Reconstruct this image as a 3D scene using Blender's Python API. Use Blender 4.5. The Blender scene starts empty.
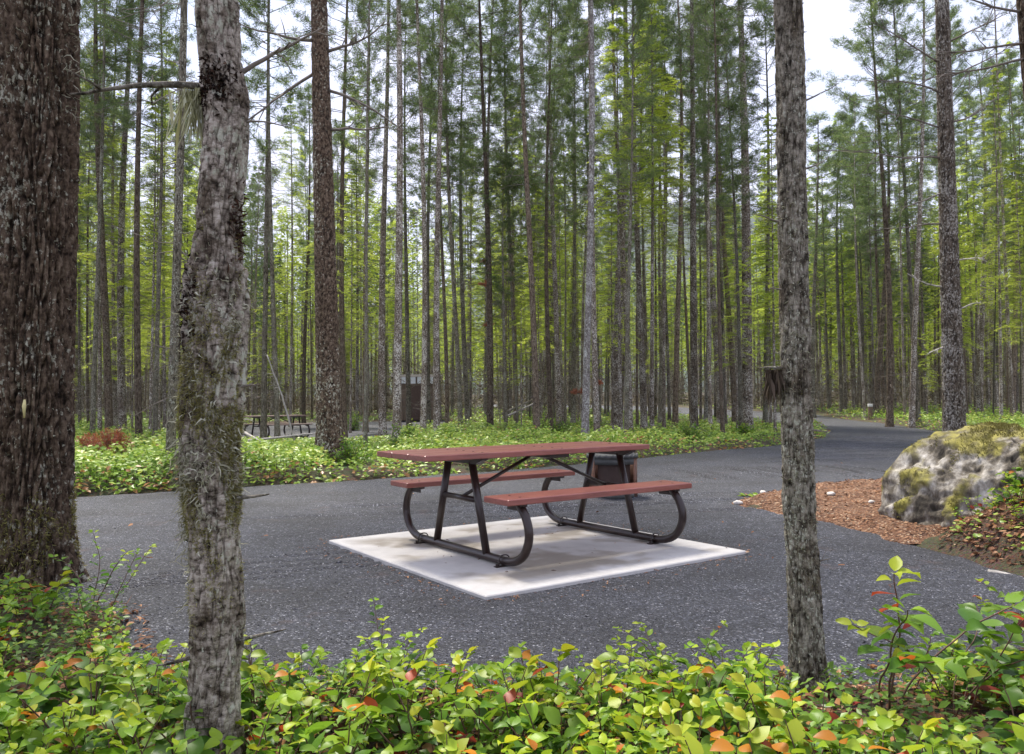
import bpy, math, random
import numpy as np
from mathutils import Vector, Matrix, noise as mn

# ------------------------------------------------------------------ camera, sky, sun, exposure
scene = bpy.context.scene
col = scene.collection
CAM_H, F_PX, PITCH, ROLL = 1.1194, 799.6, 0.031, -0.0095
cam = bpy.data.objects.new("camera", bpy.data.cameras.new("camera"))
col.objects.link(cam)
cam.data.sensor_width = 36.0
cam.data.lens = 36.0 * F_PX / 1024.0
cam.data.clip_start = 0.05
cam.data.clip_end = 6000
cam.matrix_world = Matrix.Translation((0, 0, CAM_H)) @ Matrix.Rotation(math.pi/2 + PITCH, 4, 'X') @ Matrix.Rotation(ROLL, 4, 'Z')
scene.camera = cam

SUN_EL, SUN_AZ = math.radians(62), math.radians(-28)     # azimuth from +Y clockwise: high, ahead of the camera and a little left
world = bpy.data.worlds.new("World"); scene.world = world
world.use_nodes = True
wn, wl = world.node_tree.nodes, world.node_tree.links
wn.clear()
w_out = wn.new('ShaderNodeOutputWorld'); w_bg = wn.new('ShaderNodeBackground')
w_sky = wn.new('ShaderNodeTexSky'); w_sky.sky_type = 'NISHITA'; w_sky.sun_disc = False
w_sky.sun_elevation = SUN_EL; w_sky.sun_rotation = SUN_AZ
w_tc = wn.new('ShaderNodeTexCoord'); w_map = wn.new('ShaderNodeMapping'); w_map.inputs['Scale'].default_value = (1, 1, 2.2)
w_noise = wn.new('ShaderNodeTexNoise'); w_noise.inputs['Scale'].default_value = 2.1; w_noise.inputs['Detail'].default_value = 6
w_noise.inputs['Roughness'].default_value = 0.55
w_r = wn.new('ShaderNodeValToRGB'); w_r.color_ramp.elements[0].position = 0.36; w_r.color_ramp.elements[0].color = (.45, .45, .45, 1)
w_r.color_ramp.elements[1].position = 0.56; w_r.color_ramp.elements[1].color = (1, 1, 1, 1)
w_mix = wn.new('ShaderNodeMixRGB'); w_mix.inputs[2].default_value = (5.7, 5.8, 7.4, 1)
wl.new(w_tc.outputs['Generated'], w_map.inputs[0]); wl.new(w_map.outputs[0], w_noise.inputs['Vector'])
wl.new(w_noise.outputs[0], w_r.inputs[0]); wl.new(w_r.outputs[0], w_mix.inputs[0]); wl.new(w_sky.outputs[0], w_mix.inputs[1])
wl.new(w_mix.outputs[0], w_bg.inputs[0]); w_bg.inputs[1].default_value = 0.10
wl.new(w_bg.outputs[0], w_out.inputs[0])

sl = bpy.data.lights.new("sun", 'SUN'); sl.energy = 3.4; sl.angle = math.radians(11); sl.color = (1, .93, .82)
so = bpy.data.objects.new("sun", sl); col.objects.link(so)
sd = Vector((math.sin(SUN_AZ)*math.cos(SUN_EL), math.cos(SUN_AZ)*math.cos(SUN_EL), math.sin(SUN_EL)))
so.rotation_euler = sd.to_track_quat('Z', 'Y').to_euler()
so.location = (0, -5, 40)

scene.view_settings.view_transform = 'Standard'; scene.view_settings.look = 'None'
scene.view_settings.gamma = 1; scene.view_settings.use_curve_mapping = False
scene.view_settings.exposure = 1.1
scene.render.engine = 'CYCLES'
scene.cycles.max_bounces = 6; scene.cycles.transparent_max_bounces = 6
scene.cycles.volume_bounces = 0

# ------------------------------------------------------------------ helpers
def tag(o, label=None, cat=None, group=None, kind=None):
    if label: o["label"] = label
    if cat: o["category"] = cat
    if group: o["group"] = group
    if kind: o["kind"] = kind
    return o

def thing(name, label, cat, loc=(0, 0, 0), rz=0, group=None):
    o = bpy.data.objects.new(name, None); col.objects.link(o)
    o.location = loc; o.rotation_euler = (0, 0, rz); o.empty_display_size = .2
    return tag(o, label, cat, group)

def copy_tree(o, parent=None):
    c = o.copy(); col.objects.link(c); c.parent = parent
    for ch in list(o.children): copy_tree(ch, c)
    return c

class B:
    """collects vertices / faces with a per-vertex tint and a per-face material"""
    def __init__(s): s.v = []; s.f = []; s.t = []; s.n = 0; s.m = []
    def add(s, V, Fc, tint=0.5, mat=0):
        V = np.asarray(V, float).reshape(-1, 3); Fc = np.asarray(Fc, int)
        s.v.append(V); s.f.append(Fc + s.n); s.n += len(V)
        s.t.append(np.broadcast_to(np.asarray(tint, float), (len(V),)).copy()); s.m.append(np.full(len(Fc), mat))
    def box(s, lo, hi, M=None, tint=.5, mat=0, bev=0):
        (x0, y0, z0), (x1, y1, z1) = lo, hi
        b = min(bev, (x1-x0)/3, (y1-y0)/3, (z1-z0)/3)
        if b <= 0:
            V = [(x, y, z) for z in (z0, z1) for x, y in ((x0, y0), (x1, y0), (x1, y1), (x0, y1))]
            V = np.array(V); Fc = [[3, 2, 1, 0], [4, 5, 6, 7], [0, 1, 5, 4], [1, 2, 6, 5], [2, 3, 7, 6], [3, 0, 4, 7]]
            if M is not None: V = np.array([M @ Vector(p) for p in V])
            s.add(V, Fc, tint, mat); return
        rings = [(z0, b), (z0+b, 0), (z1-b, 0), (z1, b)]
        V = []
        for z, i in rings:
            c = b
            V += [(x0+i+c, y0+i, z), (x1-i-c, y0+i, z), (x1-i, y0+i+c, z), (x1-i, y1-i-c, z), (x1-i-c, y1-i, z), (x0+i+c, y1-i, z), (x0+i, y1-i-c, z), (x0+i, y0+i+c, z)]
        V = np.array(V)
        if M is not None: V = np.array([M @ Vector(p) for p in V])
        Fq = [[r*8+k, r*8+(k+1) % 8, (r+1)*8+(k+1) % 8, (r+1)*8+k] for r in range(3) for k in range(8)]
        n0 = s.n
        s.add(V, Fq, tint, mat)
        s.f.append(np.array([list(range(7, -1, -1)), list(range(24, 32))]) + n0); s.m.append(np.full(2, mat))
    def tube(s, pts, rad, n=8, tint=.5, mat=0, cap=True):
        P = np.asarray(pts, float); R = np.broadcast_to(np.asarray(rad, float), (len(P),))
        T = np.gradient(P, axis=0); T /= np.linalg.norm(T, axis=1)[:, None] + 1e-9
        ref = np.array([0, 0, 1.]) if abs(T[0][2]) < .9 else np.array([1., 0, 0])
        A = np.cross(T, ref); 
        for i in range(len(A)):
            if np.linalg.norm(A[i]) < 1e-3: A[i] = np.cross(T[i], [0, 1., 0])
            if i and A[i] @ A[i-1] < 0: A[i] = -A[i]
        A /= np.linalg.norm(A, axis=1)[:, None]; Bn = np.cross(T, A)
        th = np.arange(n)*2*np.pi/n
        V = P[:, None] + R[:, None, None]*(A[:, None]*np.cos(th)[None, :, None] + Bn[:, None]*np.sin(th)[None, :, None])
        m = len(P); i = np.arange(m-1)[:, None]*n; k = np.arange(n)[None, :]; k2 = (k+1) % n
        Fc = np.stack([i+k, i+k2, i+n+k2, i+n+k], -1).reshape(-1, 4)
        n0 = s.n
        s.add(V, Fc, tint, mat)
        if cap and n > 3:
            s.f.append(np.array([list(range(n-1, -1, -1)), list(range((m-1)*n, m*n))]) + n0); s.m.append(np.full(2, mat))
    def build(s, name, mats, parent=None, smooth=True, loc=None):
        me = bpy.data.meshes.new(name)
        V = np.concatenate(s.v); me.vertices.add(len(V)); me.vertices.foreach_set('co', V.astype(np.float32).ravel())
        loops = np.concatenate([f.ravel() for f in s.f]); tot = np.concatenate([np.full(len(f), f.shape[1]) for f in s.f])
        st = np.concatenate([[0], np.cumsum(tot)[:-1]])
        me.loops.add(len(loops)); me.loops.foreach_set('vertex_index', loops.astype(np.int32))
        me.polygons.add(len(tot)); me.polygons.foreach_set('loop_start', st.astype(np.int32)); me.polygons.foreach_set('loop_total', tot.astype(np.int32))
        me.polygons.foreach_set('use_smooth', np.full(len(tot), bool(smooth)))
        if not isinstance(mats, (list, tuple)): mats = [mats]
        for mm in mats: me.materials.append(mm)
        me.polygons.foreach_set('material_index', np.concatenate(s.m).astype(np.int32))
        me.update(calc_edges=True)
        a = me.attributes.new('tint', 'FLOAT', 'POINT'); a.data.foreach_set('value', np.concatenate(s.t).astype(np.float32))
        o = bpy.data.objects.new(name, me); col.objects.link(o)
        if parent: o.parent = parent
        if loc is not None: o.location = loc
        return o

def norm(a): return a/(np.linalg.norm(a, axis=-1, keepdims=True)+1e-9)

def needles(b, base, d, L, W, rng, tint, mat=0):
    side = norm(np.cross(d, rng.normal(size=d.shape)))*(np.asarray(W)/2).reshape(-1, 1)
    tip = base + d*np.asarray(L).reshape(-1, 1)
    n = len(base)
    V = np.stack([base-side, base+side, tip], 1).reshape(-1, 3)
    b.add(V, np.arange(3*n).reshape(-1, 3), np.repeat(np.broadcast_to(tint, (n,)), 3), mat)

def diamonds(b, base, d, up, L, W, tint, mat=0, fold=.25):
    """small leaves: two triangles folded on the midrib"""
    n = len(base); L = np.asarray(L).reshape(-1, 1)*np.ones((n, 1)); W = np.asarray(W).reshape(-1, 1)*np.ones((n, 1))
    side = norm(np.cross(d, up)); nn = norm(np.cross(side, d))
    mid = base + d*L*.5
    V = np.stack([base, mid-side*W/2+nn*W*fold, base+d*L, mid+side*W/2+nn*W*fold], 1).reshape(-1, 3)
    q = np.arange(n)[:, None]*4
    Fc = np.concatenate([q+np.array([[0, 1, 2]]), q+np.array([[0, 2, 3]])])
    b.add(V, Fc, np.repeat(np.broadcast_to(tint, (n,)), 4), mat)

LT = np.array([0, .12, .32, .58, .82, 1.]); LW = np.array([.10, .62, 1.0, .92, .50, .02])
def leaves(b, base, d, up, L, W, tint, rng, mat=0):
    """ovate leaves, creased on the midrib, tips curling down"""
    n = len(base); L = np.asarray(L).reshape(-1, 1); W = np.asarray(W).reshape(-1, 1)
    side = norm(np.cross(d, up)); nn = norm(np.cross(side, d))
    curl = rng.uniform(-.05, .5, (n, 1)); fold = rng.uniform(.0, .55, (n, 1)); wav = rng.uniform(-.25, .25, (n, 1))
    rows = []
    for t, w in zip(LT, LW):
        c = base + d*L*t - nn*L*curl*t*t
        o = side*W*.5*w; u = nn*W*.5*w*fold
        rows += [c-o+u+nn*W*wav*t, c, c+o+u-nn*W*wav*t]
    V = np.stack(rows, 1); m = V.shape[1]
    q = []
    for r in range(len(LT)-1):
        for k in (0, 1): q.append([r*3+k, r*3+k+1, r*3+k+4, r*3+k+3])
    Fc = (np.arange(n)[:, None, None]*m + np.array(q)[None]).reshape(-1, 4)
    b.add(V.reshape(-1, 3), Fc, np.repeat(np.broadcast_to(tint, (n,)), m), mat)

# ------------------------------------------------------------------ materials
def new_mat(name):
    m = bpy.data.materials.new(name); m.use_nodes = True
    nt = m.node_tree; p = nt.nodes['Principled BSDF']
    return m, nt.nodes, nt.links, p

def ramp(N, stops):
    r = N.new('ShaderNodeValToRGB'); e = r.color_ramp.elements
    while len(e) < len(stops): e.new(.5)
    for el, (p, c) in zip(e, stops): el.position = p; el.color = (*c, 1)
    return r

def mixc(N, L, fac, a, b, mode='MIX'):
    m = N.new('ShaderNodeMixRGB'); m.blend_type = mode
    for i, x in ((0, fac), (1, a), (2, b)):
        if hasattr(x, 'links'): L.new(x, m.inputs[i])
        elif i == 0: m.inputs[0].default_value = x
        else: m.inputs[i].default_value = (*x, 1)
    return m.outputs[0]

def tex(N, L, kind, scale, vec=None, detail=3, rough=.6, rnd=1.0, feature=None):
    t = N.new('ShaderNodeTex'+kind); t.inputs['Scale'].default_value = scale
    if kind == 'Noise': t.inputs['Detail'].default_value = detail; t.inputs['Roughness'].default_value = rough
    if kind == 'Voronoi' and feature: t.feature = feature
    if vec is not None: L.new(vec, t.inputs['Vector'])
    return t

def objvec(N, L, scale=(1, 1, 1)):
    tc = N.new('ShaderNodeTexCoord'); mp = N.new('ShaderNodeMapping'); mp.inputs['Scale'].default_value = scale
    oi = N.new('ShaderNodeObjectInfo'); ad = N.new('ShaderNodeVectorMath'); ad.operation = 'ADD'
    sc = N.new('ShaderNodeVectorMath'); sc.operation = 'SCALE'; sc.inputs['Scale'].default_value = 37.0
    cb = N.new('ShaderNodeCombineXYZ'); L.new(oi.outputs['Random'], cb.inputs[0]); L.new(oi.outputs['Random'], cb.inputs[1])
    L.new(cb.outputs[0], sc.inputs[0]); L.new(tc.outputs['Object'], mp.inputs[0])
    L.new(mp.outputs[0], ad.inputs[0]); L.new(sc.outputs[0], ad.inputs[1])
    return ad.outputs[0], oi.outputs['Random']

def bump(N, L, p, h, dist, strength=1.0):
    b = N.new('ShaderNodeBump'); b.inputs['Distance'].default_value = dist; b.inputs['Strength'].default_value = strength
    L.new(h, b.inputs['Height']); L.new(b.outputs[0], p.inputs['Normal'])

def bark_mat(name, dark, mid, light, lich=(.45, .46, .40), lfrac=.62, zs=.35, sc=1.0, lsc=30, bd=.02, blot=0):
    m, N, L, p = new_mat(name)
    v, rnd = objvec(N, L, (1, 1, zs))
    n1 = tex(N, L, 'Noise', 26*sc, v, 5, .7); n2 = tex(N, L, 'Noise', 5*sc, v, 3, .6)
    r1 = ramp(N, [(.36, dark), (.5, mid), (.66, light)]); L.new(n1.outputs[0], r1.inputs[0])
    v2, _ = objvec(N, L, (1, 1, .8))
    n3 = tex(N, L, 'Noise', lsc*sc, v2, 4, .7)
    big = tex(N, L, 'Noise', 2.3*sc, v2, 3, .6)
    addm = N.new('ShaderNodeMath'); addm.operation = 'MULTIPLY_ADD'; L.new(big.outputs[0], addm.inputs[0]); addm.inputs[1].default_value = .45
    L.new(n3.outputs[0], addm.inputs[2])
    r3 = ramp(N, [(lfrac+.17, (0, 0, 0)), (lfrac+.23, (1, 1, 1))]); L.new(addm.outputs[0], r3.inputs[0])
    c = mixc(N, L, r3.outputs[0], r1.outputs[0], lich)
    if blot:                                    # dark damp blotches of algae and scars
        nb_ = tex(N, L, 'Noise', 9, v2, 6, .75); rb_ = ramp(N, [(.40, (blot, blot*.9, blot*.8)), (.52, (1, 1, 1))]); L.new(nb_.outputs[0], rb_.inputs[0]); c = mixc(N, L, 1, c, rb_.outputs[0], 'MULTIPLY')
    fa = N.new('ShaderNodeAttribute'); fa.attribute_name = 'tint'; fr_ = ramp(N, [(0, (.22, .20, .18)), (.42, (1, 1, 1))]); L.new(fa.outputs['Fac'], fr_.inputs[0]); c = mixc(N, L, 1, c, fr_.outputs[0], 'MULTIPLY')   # colour multiplied darker in the fissures between the bark plates
    hs = N.new('ShaderNodeHueSaturation'); mr = N.new('ShaderNodeMapRange'); mr.inputs[3].default_value = .65; mr.inputs[4].default_value = 1.4
    L.new(rnd, mr.inputs[0]); L.new(mr.outputs[0], hs.inputs['Value']); L.new(c, hs.inputs['Color'])
    L.new(hs.outputs[0], p.inputs['Base Color']); p.inputs['Roughness'].default_value = .9; p.inputs['Specular IOR Level'].default_value = .15
    bump(N, L, p, n1.outputs[0], bd)
    return m

def leaf_mat(name, stops, rough=.45, trans=.4, spec=.4, rv=.25):
    m, N, L, p = new_mat(name)
    at = N.new('ShaderNodeAttribute'); at.attribute_name = 'tint'
    r = ramp(N, stops); L.new(at.outputs['Fac'], r.inputs[0])
    oi = N.new('ShaderNodeObjectInfo'); hs = N.new('ShaderNodeHueSaturation')
    mr = N.new('ShaderNodeMapRange'); mr.inputs[3].default_value = 1-rv; mr.inputs[4].default_value = 1+rv
    L.new(oi.outputs['Random'], mr.inputs[0]); L.new(mr.outputs[0], hs.inputs['Value'])
    L.new(r.outputs[0], hs.inputs['Color'])
    L.new(hs.outputs[0], p.inputs['Base Color']); p.inputs['Roughness'].default_value = rough; p.inputs['Specular IOR Level'].default_value = spec
    tr = N.new('ShaderNodeBsdfTranslucent'); L.new(hs.outputs[0], tr.inputs[0])
    ms = N.new('ShaderNodeMixShader'); ms.inputs[0].default_value = trans
    L.new(p.outputs[0], ms.inputs[1]); L.new(tr.outputs[0], ms.inputs[2]); L.new(ms.outputs[0], N['Material Output'].inputs[0])
    return m

def plain(name, c, rough=.6, metal=0, var=.25, scale=12, bd=.002, spec=.4):
    m, N, L, p = new_mat(name)
    v, _ = objvec(N, L)
    n = tex(N, L, 'Noise', scale, v, 5, .65)
    r = ramp(N, [(.3, tuple(x*(1-var) for x in c)), (.7, tuple(min(1, x*(1+var)) for x in c))]); L.new(n.outputs[0], r.inputs[0])
    L.new(r.outputs[0], p.inputs['Base Color']); p.inputs['Roughness'].default_value = rough; p.inputs['Metallic'].default_value = metal
    p.inputs['Specular IOR Level'].default_value = spec
    n2 = tex(N, L, 'Noise', scale*8, v, 3, .6); bump(N, L, p, n2.outputs[0], bd)
    return m

M_pine = bark_mat("pine_bark", (.025, .018, .012), (.15, .118, .085), (.28, .235, .18), lich=(.52, .49, .42), lfrac=.58, sc=1.1, lsc=26)
M_pine2 = bark_mat("brown_pine_bark", (.025, .017, .011), (.14, .105, .072), (.25, .20, .145), lich=(.36, .33, .24), lfrac=.65, sc=1.1, lsc=34)
M_pine3 = bark_mat("olive_pine_bark", (.023, .018, .011), (.135, .118, .082), (.25, .225, .165), lich=(.40, .41, .32), lfrac=.62, sc=1.3, lsc=40)
M_fir = bark_mat("old_fir_bark", (.015, .010, .006), (.085, .058, .038), (.19, .145, .10), lich=(.36, .35, .27), lfrac=.64, zs=.8, sc=.9, lsc=30, bd=.01)
M_birch = bark_mat("smooth_bark", (.05, .038, .026), (.29, .25, .20), (.48, .43, .36), lich=(.42, .42, .33), lfrac=.60, zs=1.9, sc=1.25, lsc=34, bd=.006, blot=.35)
M_grey = bark_mat("grey_bark", (.028, .023, .016), (.16, .142, .11), (.31, .28, .225), lich=(.36, .36, .29), lfrac=.63, zs=.9, sc=1.4, lsc=55, bd=.008, blot=.45)
M_deadwood = plain("dead_twig", (.17, .145, .12), .9, var=.4)
M_palewood = plain("bleached_wood", (.42, .39, .34), .85, var=.3, scale=20)
M_needle = leaf_mat("pine_needles", [(0, (.05, .085, .035)), (.5, (.15, .22, .075)), (1, (.29, .36, .11))], trans=.48, rough=.55, spec=.25)
M_hem = leaf_mat("hemlock_sprays", [(0, (.13, .19, .025)), (.5, (.36, .46, .05)), (1, (.60, .68, .10))], trans=.5, rough=.5, spec=.25)
M_redneedle = leaf_mat("dead_needles", [(0, (.25, .07, .03)), (1, (.50, .17, .08))], trans=.3)
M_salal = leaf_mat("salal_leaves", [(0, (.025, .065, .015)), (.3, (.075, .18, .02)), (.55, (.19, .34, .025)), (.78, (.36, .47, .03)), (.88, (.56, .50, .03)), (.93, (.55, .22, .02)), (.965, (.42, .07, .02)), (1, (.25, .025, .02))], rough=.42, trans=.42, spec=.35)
M_cover = leaf_mat("ground_cover_leaves", [(0, (.07, .15, .025)), (.4, (.22, .38, .045)), (.75, (.42, .56, .08)), (.92, (.55, .58, .12)), (1, (.45, .22, .08))], rough=.4, trans=.35, spec=.4)
M_stem = plain("shrub_stem", (.11, .06, .04), .7)
M_moss = leaf_mat("moss", [(0, (.05, .045, .012)), (.5, (.18, .16, .045)), (1, (.38, .36, .14))], rough=.9, trans=.2, spec=.1, rv=0)
M_lichen = leaf_mat("lichen", [(0, (.12, .11, .065)), (.5, (.34, .33, .225)), (1, (.60, .59, .46))], rough=.9, trans=.15, spec=.1, rv=0)
M_litterleaf = leaf_mat("fallen_leaves", [(0, (.10, .05, .03)), (.5, (.26, .12, .06)), (.8, (.50, .28, .15)), (1, (.62, .45, .30))], rough=.7, trans=.15, spec=.2)

# ------------------------------------------------------------------ terrain
def unroll(u, v):
    a, b = u-512, v-377
    return 512+a*math.cos(ROLL)+b*math.sin(ROLL), 377-a*math.sin(ROLL)+b*math.cos(ROLL)
def H(u, v):                                     # flat-ground point seen at a photo pixel
    u, v = unroll(u, v); d = CAM_H*F_PX/(v-401.8)
    return ((u-512)/F_PX*d, d)

MAIN = [(-14, 8.8), H(80, 497), H(250, 487), H(400, 478), H(560, 466), H(640, 458), H(700, 452), H(770, 446), H(822, 438), (11.4, 29), (11.9, 34.5), (10.7, 45),
        (8.7, 60), (4, 75), (-4, 84), (-4, 100), (7, 94), (15, 74), (17.3, 58), (19, 50), (17.4, 42), (16.6, 36), (14.8, 29), (12.6, 21.5), (9, 15.2), (6.6, 12.0), H(885, 482),
        H(800, 489), H(760, 494), H(735, 501), H(745, 508), H(780, 514), H(830, 522), H(885, 537), H(955, 556), H(1024, 578), (3.75, 4.6), (3.9, 4.2), (2.6, 3.55), (1.6, 3.2), (.6, 3.05), (-.4, 3.1), (-1.2, 3.15), (-1.75, 3.6), (-2.1, 4.3), (-3.2, 4.9), (-5, 5.1), (-14, 5.0)]
PAD2 = [(-14, 27.5), (-9, 24.3), (-6.5, 23.4), (-4.4, 24.2), (-3.4, 28), (-1.5, 36), (-4.0, 46), (-14, 44)]
MULCH = [H(740, 503), H(775, 493), H(885, 481), (6.8, 11.8), (9, 14), (10, 9.4), (5, 7.6), (3.5, 6.25), H(905, 541), H(885, 537), H(830, 522), H(780, 514)]

def sdist(X, Y, poly):
    P = np.array(poly); Q = np.roll(P, -1, 0)
    d = np.full(X.shape, 1e9); ins = np.zeros(X.shape, bool)
    for (x0, y0), (x1, y1) in zip(P, Q):
        ex, ey = x1-x0, y1-y0
        t = np.clip(((X-x0)*ex+(Y-y0)*ey)/(ex*ex+ey*ey+1e-12), 0, 1)
        d = np.minimum(d, np.hypot(X-x0-t*ex, Y-y0-t*ey))
        c = ((y0 > Y) != (y1 > Y)) & (X < (x1-x0)*(Y-y0)/(y1-y0+1e-12)+x0)
        ins ^= c
    return np.where(ins, d, -d)

def base_z(X, Y):
    return np.where(Y > 35, .0125*(Y-35), 0)*np.clip((Y-35)/20, 0, 1)

def vnoise(X, Y, s, seed=0):
    """smooth value noise on a lattice"""
    rs = np.random.RandomState(seed); G = rs.rand(257, 257)
    x, y = X*s+1000.3, Y*s+1000.7
    xi, yi = np.floor(x).astype(int), np.floor(y).astype(int); fx, fy = x-xi, y-yi
    fx, fy = fx*fx*(3-2*fx), fy*fy*(3-2*fy); xi %= 256; yi %= 256
    return (G[xi, yi]*(1-fx)+G[xi+1, yi]*fx)*(1-fy)+(G[xi, yi+1]*(1-fx)+G[xi+1, yi+1]*fx)*fy

def mound_z(X, Y):
    """earth bank behind and to the right of the boulder"""
    s = sdist(X, Y, [(3.8, 7.2), (3.55, 6.4), (3.22, 5.95), (3.3, 5.2), (3.9, 4.85), (9, 5), (10.5, 9.5), (7.5, 10.5), (4.6, 8.6)])
    h = np.clip((s+.10)/1.75, 0, 1); h = h*(1.15-.15*h)
    return h*(.74+.25*vnoise(X, Y, .9, 5)+.10*vnoise(X, Y, 3, 6))

def sd_gravel(X, Y): return np.maximum(sdist(X, Y, MAIN), sdist(X, Y, PAD2))

def ground_z(X, Y):
    X = np.asarray(X, float); Y = np.asarray(Y, float)
    s = sd_gravel(X, Y) + .12*(vnoise(X, Y, 3, 3)-.5)
    t = np.clip((s+.25)/.35, 0, 1)
    out = .035+.06*vnoise(X, Y, .7, 1)+.03*vnoise(X, Y, 2.5, 2)
    tm = np.clip((sdist(X, Y, MULCH)+.05)/.25, 0, 1)
    return base_z(X, Y) + out*(1-t)*(1-tm) - .05*np.maximum(t, tm) + mound_z(X, Y)
def gz(x, y): return float(ground_z(np.array([x]), np.array([y]))[0])

def spaced(lo, hi, fn):
    a = [lo]
    while a[-1] < hi: a.append(a[-1]+fn(a[-1]))
    return np.array(a)

def grid_sheet(name, xs, ys, zf, mat, keep=None):
    X, Y = np.meshgrid(xs, ys); Z = zf(X, Y)
    V = np.stack([X, Y, Z], -1).reshape(-1, 3); nx = len(xs)
    i = (np.arange(len(ys)-1)[:, None]*nx+np.arange(nx-1)[None]).ravel()
    Fc = np.stack([i, i+1, i+nx+1, i+nx], 1)
    if keep is not None:
        k = keep(X, Y); kk = k[:-1, :-1] | k[1:, 1:] | k[1:, :-1] | k[:-1, 1:]
        Fc = Fc[kk.ravel()]
        used = np.unique(Fc); remap = np.full(len(V), -1); remap[used] = np.arange(len(used)); V = V[used]; Fc = remap[Fc]
    b = B(); b.add(V, Fc); return b.build(name, mat)

# forest floor
M_ground, N, L, p = new_mat("forest_floor")
v, _ = objvec(N, L); n1 = tex(N, L, 'Noise', 1.2, v, 6, .65); n2 = tex(N, L, 'Noise', 45, v, 4, .7); vo = tex(N, L, 'Voronoi', 60, v)
r1 = ramp(N, [(.3, (.05, .032, .02)), (.55, (.10, .062, .038)), (.75, (.14, .10, .06))]); L.new(n2.outputs[0], r1.inputs[0])
r2 = ramp(N, [(.42, (0, 0, 0)), (.62, (1, 1, 1))]); L.new(n1.outputs[0], r2.inputs[0])
c = mixc(N, L, r2.outputs[0], r1.outputs[0], (.06, .07, .025)); c = mixc(N, L, .35, c, vo.outputs['Color'], 'OVERLAY')
L.new(c, p.inputs['Base Color']); p.inputs['Roughness'].default_value = .95; bump(N, L, p, n2.outputs[0], .03)
xs = spaced(-420, 420, lambda x: .12+max(0, abs(x-2)-9)*.07)
ys = spaced(-25, 520, lambda y: .10 if 1 < y < 12 else .12+max(0, y-12, 1-y)*.035)
tag(grid_sheet("ground", xs, ys, ground_z, M_ground), kind="structure")

# crushed rock
M_gravel, N, L, p = new_mat("crushed_rock")
v, _ = objvec(N, L)
vo = tex(N, L, 'Voronoi', 115, v); vo2 = tex(N, L, 'Voronoi', 60, v); n1 = tex(N, L, 'Noise', .9, v, 5, .6); n2 = tex(N, L, 'Noise', 9, v, 4, .6)
sx = N.new('ShaderNodeSeparateColor'); L.new(vo.outputs['Color'], sx.inputs[0])
r1 = ramp(N, [(0, (.012, .0125, .016)), (.5, (.034, .036, .044)), (.86, (.064, .067, .079)), (.96, (.14, .143, .155)), (1, (.38, .38, .39))]); L.new(sx.outputs[0], r1.inputs[0])
sx2 = N.new('ShaderNodeSeparateColor'); L.new(vo2.outputs['Color'], sx2.inputs[0])
r2 = ramp(N, [(.0, (.6, .6, .6)), (1, (1.35, 1.35, 1.35))]); L.new(sx2.outputs[1], r2.inputs[0])
c = mixc(N, L, 1, r1.outputs[0], r2.outputs[0], 'MULTIPLY')
r3 = ramp(N, [(.34, (.68, .67, .67)), (.64, (1.28, 1.30, 1.36))]); L.new(n1.outputs[0], r3.inputs[0]); c = mixc(N, L, 1, c, r3.outputs[0], 'MULTIPLY')
r4 = ramp(N, [(.3, (.8, .8, .8)), (.7, (1.2, 1.2, 1.2))]); L.new(n2.outputs[0], r4.inputs[0]); c = mixc(N, L, 1, c, r4.outputs[0], 'MULTIPLY')
r5 = ramp(N, [(.60, (0, 0, 0)), (.72, (.35, .35, .35))]); n5 = tex(N, L, 'Noise', 2.2, v, 4, .7); L.new(n5.outputs[0], r5.inputs[0])
c = mixc(N, L, r5.outputs[0], c, (.13, .075, .06))
L.new(c, p.inputs['Base Color']); p.inputs['Roughness'].default_value = .62; p.inputs['Specular IOR Level'].default_value = .5
bump(N, L, p, vo.outputs['Distance'], .012)
M_path = M_gravel
_rut = random.Random(4)
RUTS = []
for k in range(9):                               # shallow rake marks where the path bends
    x0, y0 = 2.0+k*.40+_rut.uniform(-.08, .08), 12.3+k*.12+_rut.uniform(-.5, .5)
    RUTS.append((x0, y0+.3, x0+_rut.uniform(.25, .5), y0-_rut.uniform(1.2, 2.0), _rut.uniform(.05, .075)))
for k in range(7): RUTS.append((_rut.uniform(-3, 1), 7.6+k*.18, _rut.uniform(1.5, 4), 8.2+k*.25, .028))
for k in range(6): RUTS.append((-3.2+k*.3, 4.6+k*.3, -1.2+k*.5, 5.3+k*.32, .026))
for k in range(10): RUTS.append((4+k*.6, 14+k*1.0, 9+k*.3, 15.2+k*1.0, .05))
def gravel_z(X, Y):
    s = sd_gravel(X, Y) + .10*(vnoise(X, Y, 4, 9)-.5)+.05*(vnoise(X, Y, 13, 8)-.5)
    z = base_z(X, Y)+np.clip(s*.22, -.08, .012)
    z += .014*(vnoise(X, Y, .8, 11)-.5)+.008*(vnoise(X, Y, 4, 12)-.5)+.006*(vnoise(X, Y, 11, 13)-.5)
    for x0, y0, x1, y1, dep in RUTS:
        ex, ey = x1-x0, y1-y0
        t = np.clip(((X-x0)*ex+(Y-y0)*ey)/(ex*ex+ey*ey), 0, 1)
        bend = .03*np.sin(t*3)
        dd = np.hypot(X-x0-t*ex+bend*ey/2, Y-y0-t*ey)
        w = .022+.0022*y0
        fade = np.clip(np.minimum(t, 1-t)*5, 0, 1)
        z += fade*(-dep*np.exp(-(dd/w)**2)+dep*.45*np.exp(-((dd-2*w)/w)**2))
    z = np.where((np.abs(X-SLAB_C[0]) < 2) & (np.abs(Y-SLAB_C[1]) < 2), np.minimum(z, .008), z)
    return z
TBL = (0.1797, 6.192); TANG = .6075
ca, sa = math.cos(TANG), math.sin(TANG)
SLAB_C = (TBL[0]-.108*ca+.0191*sa, TBL[1]-.108*sa-.0191*ca)
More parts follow.
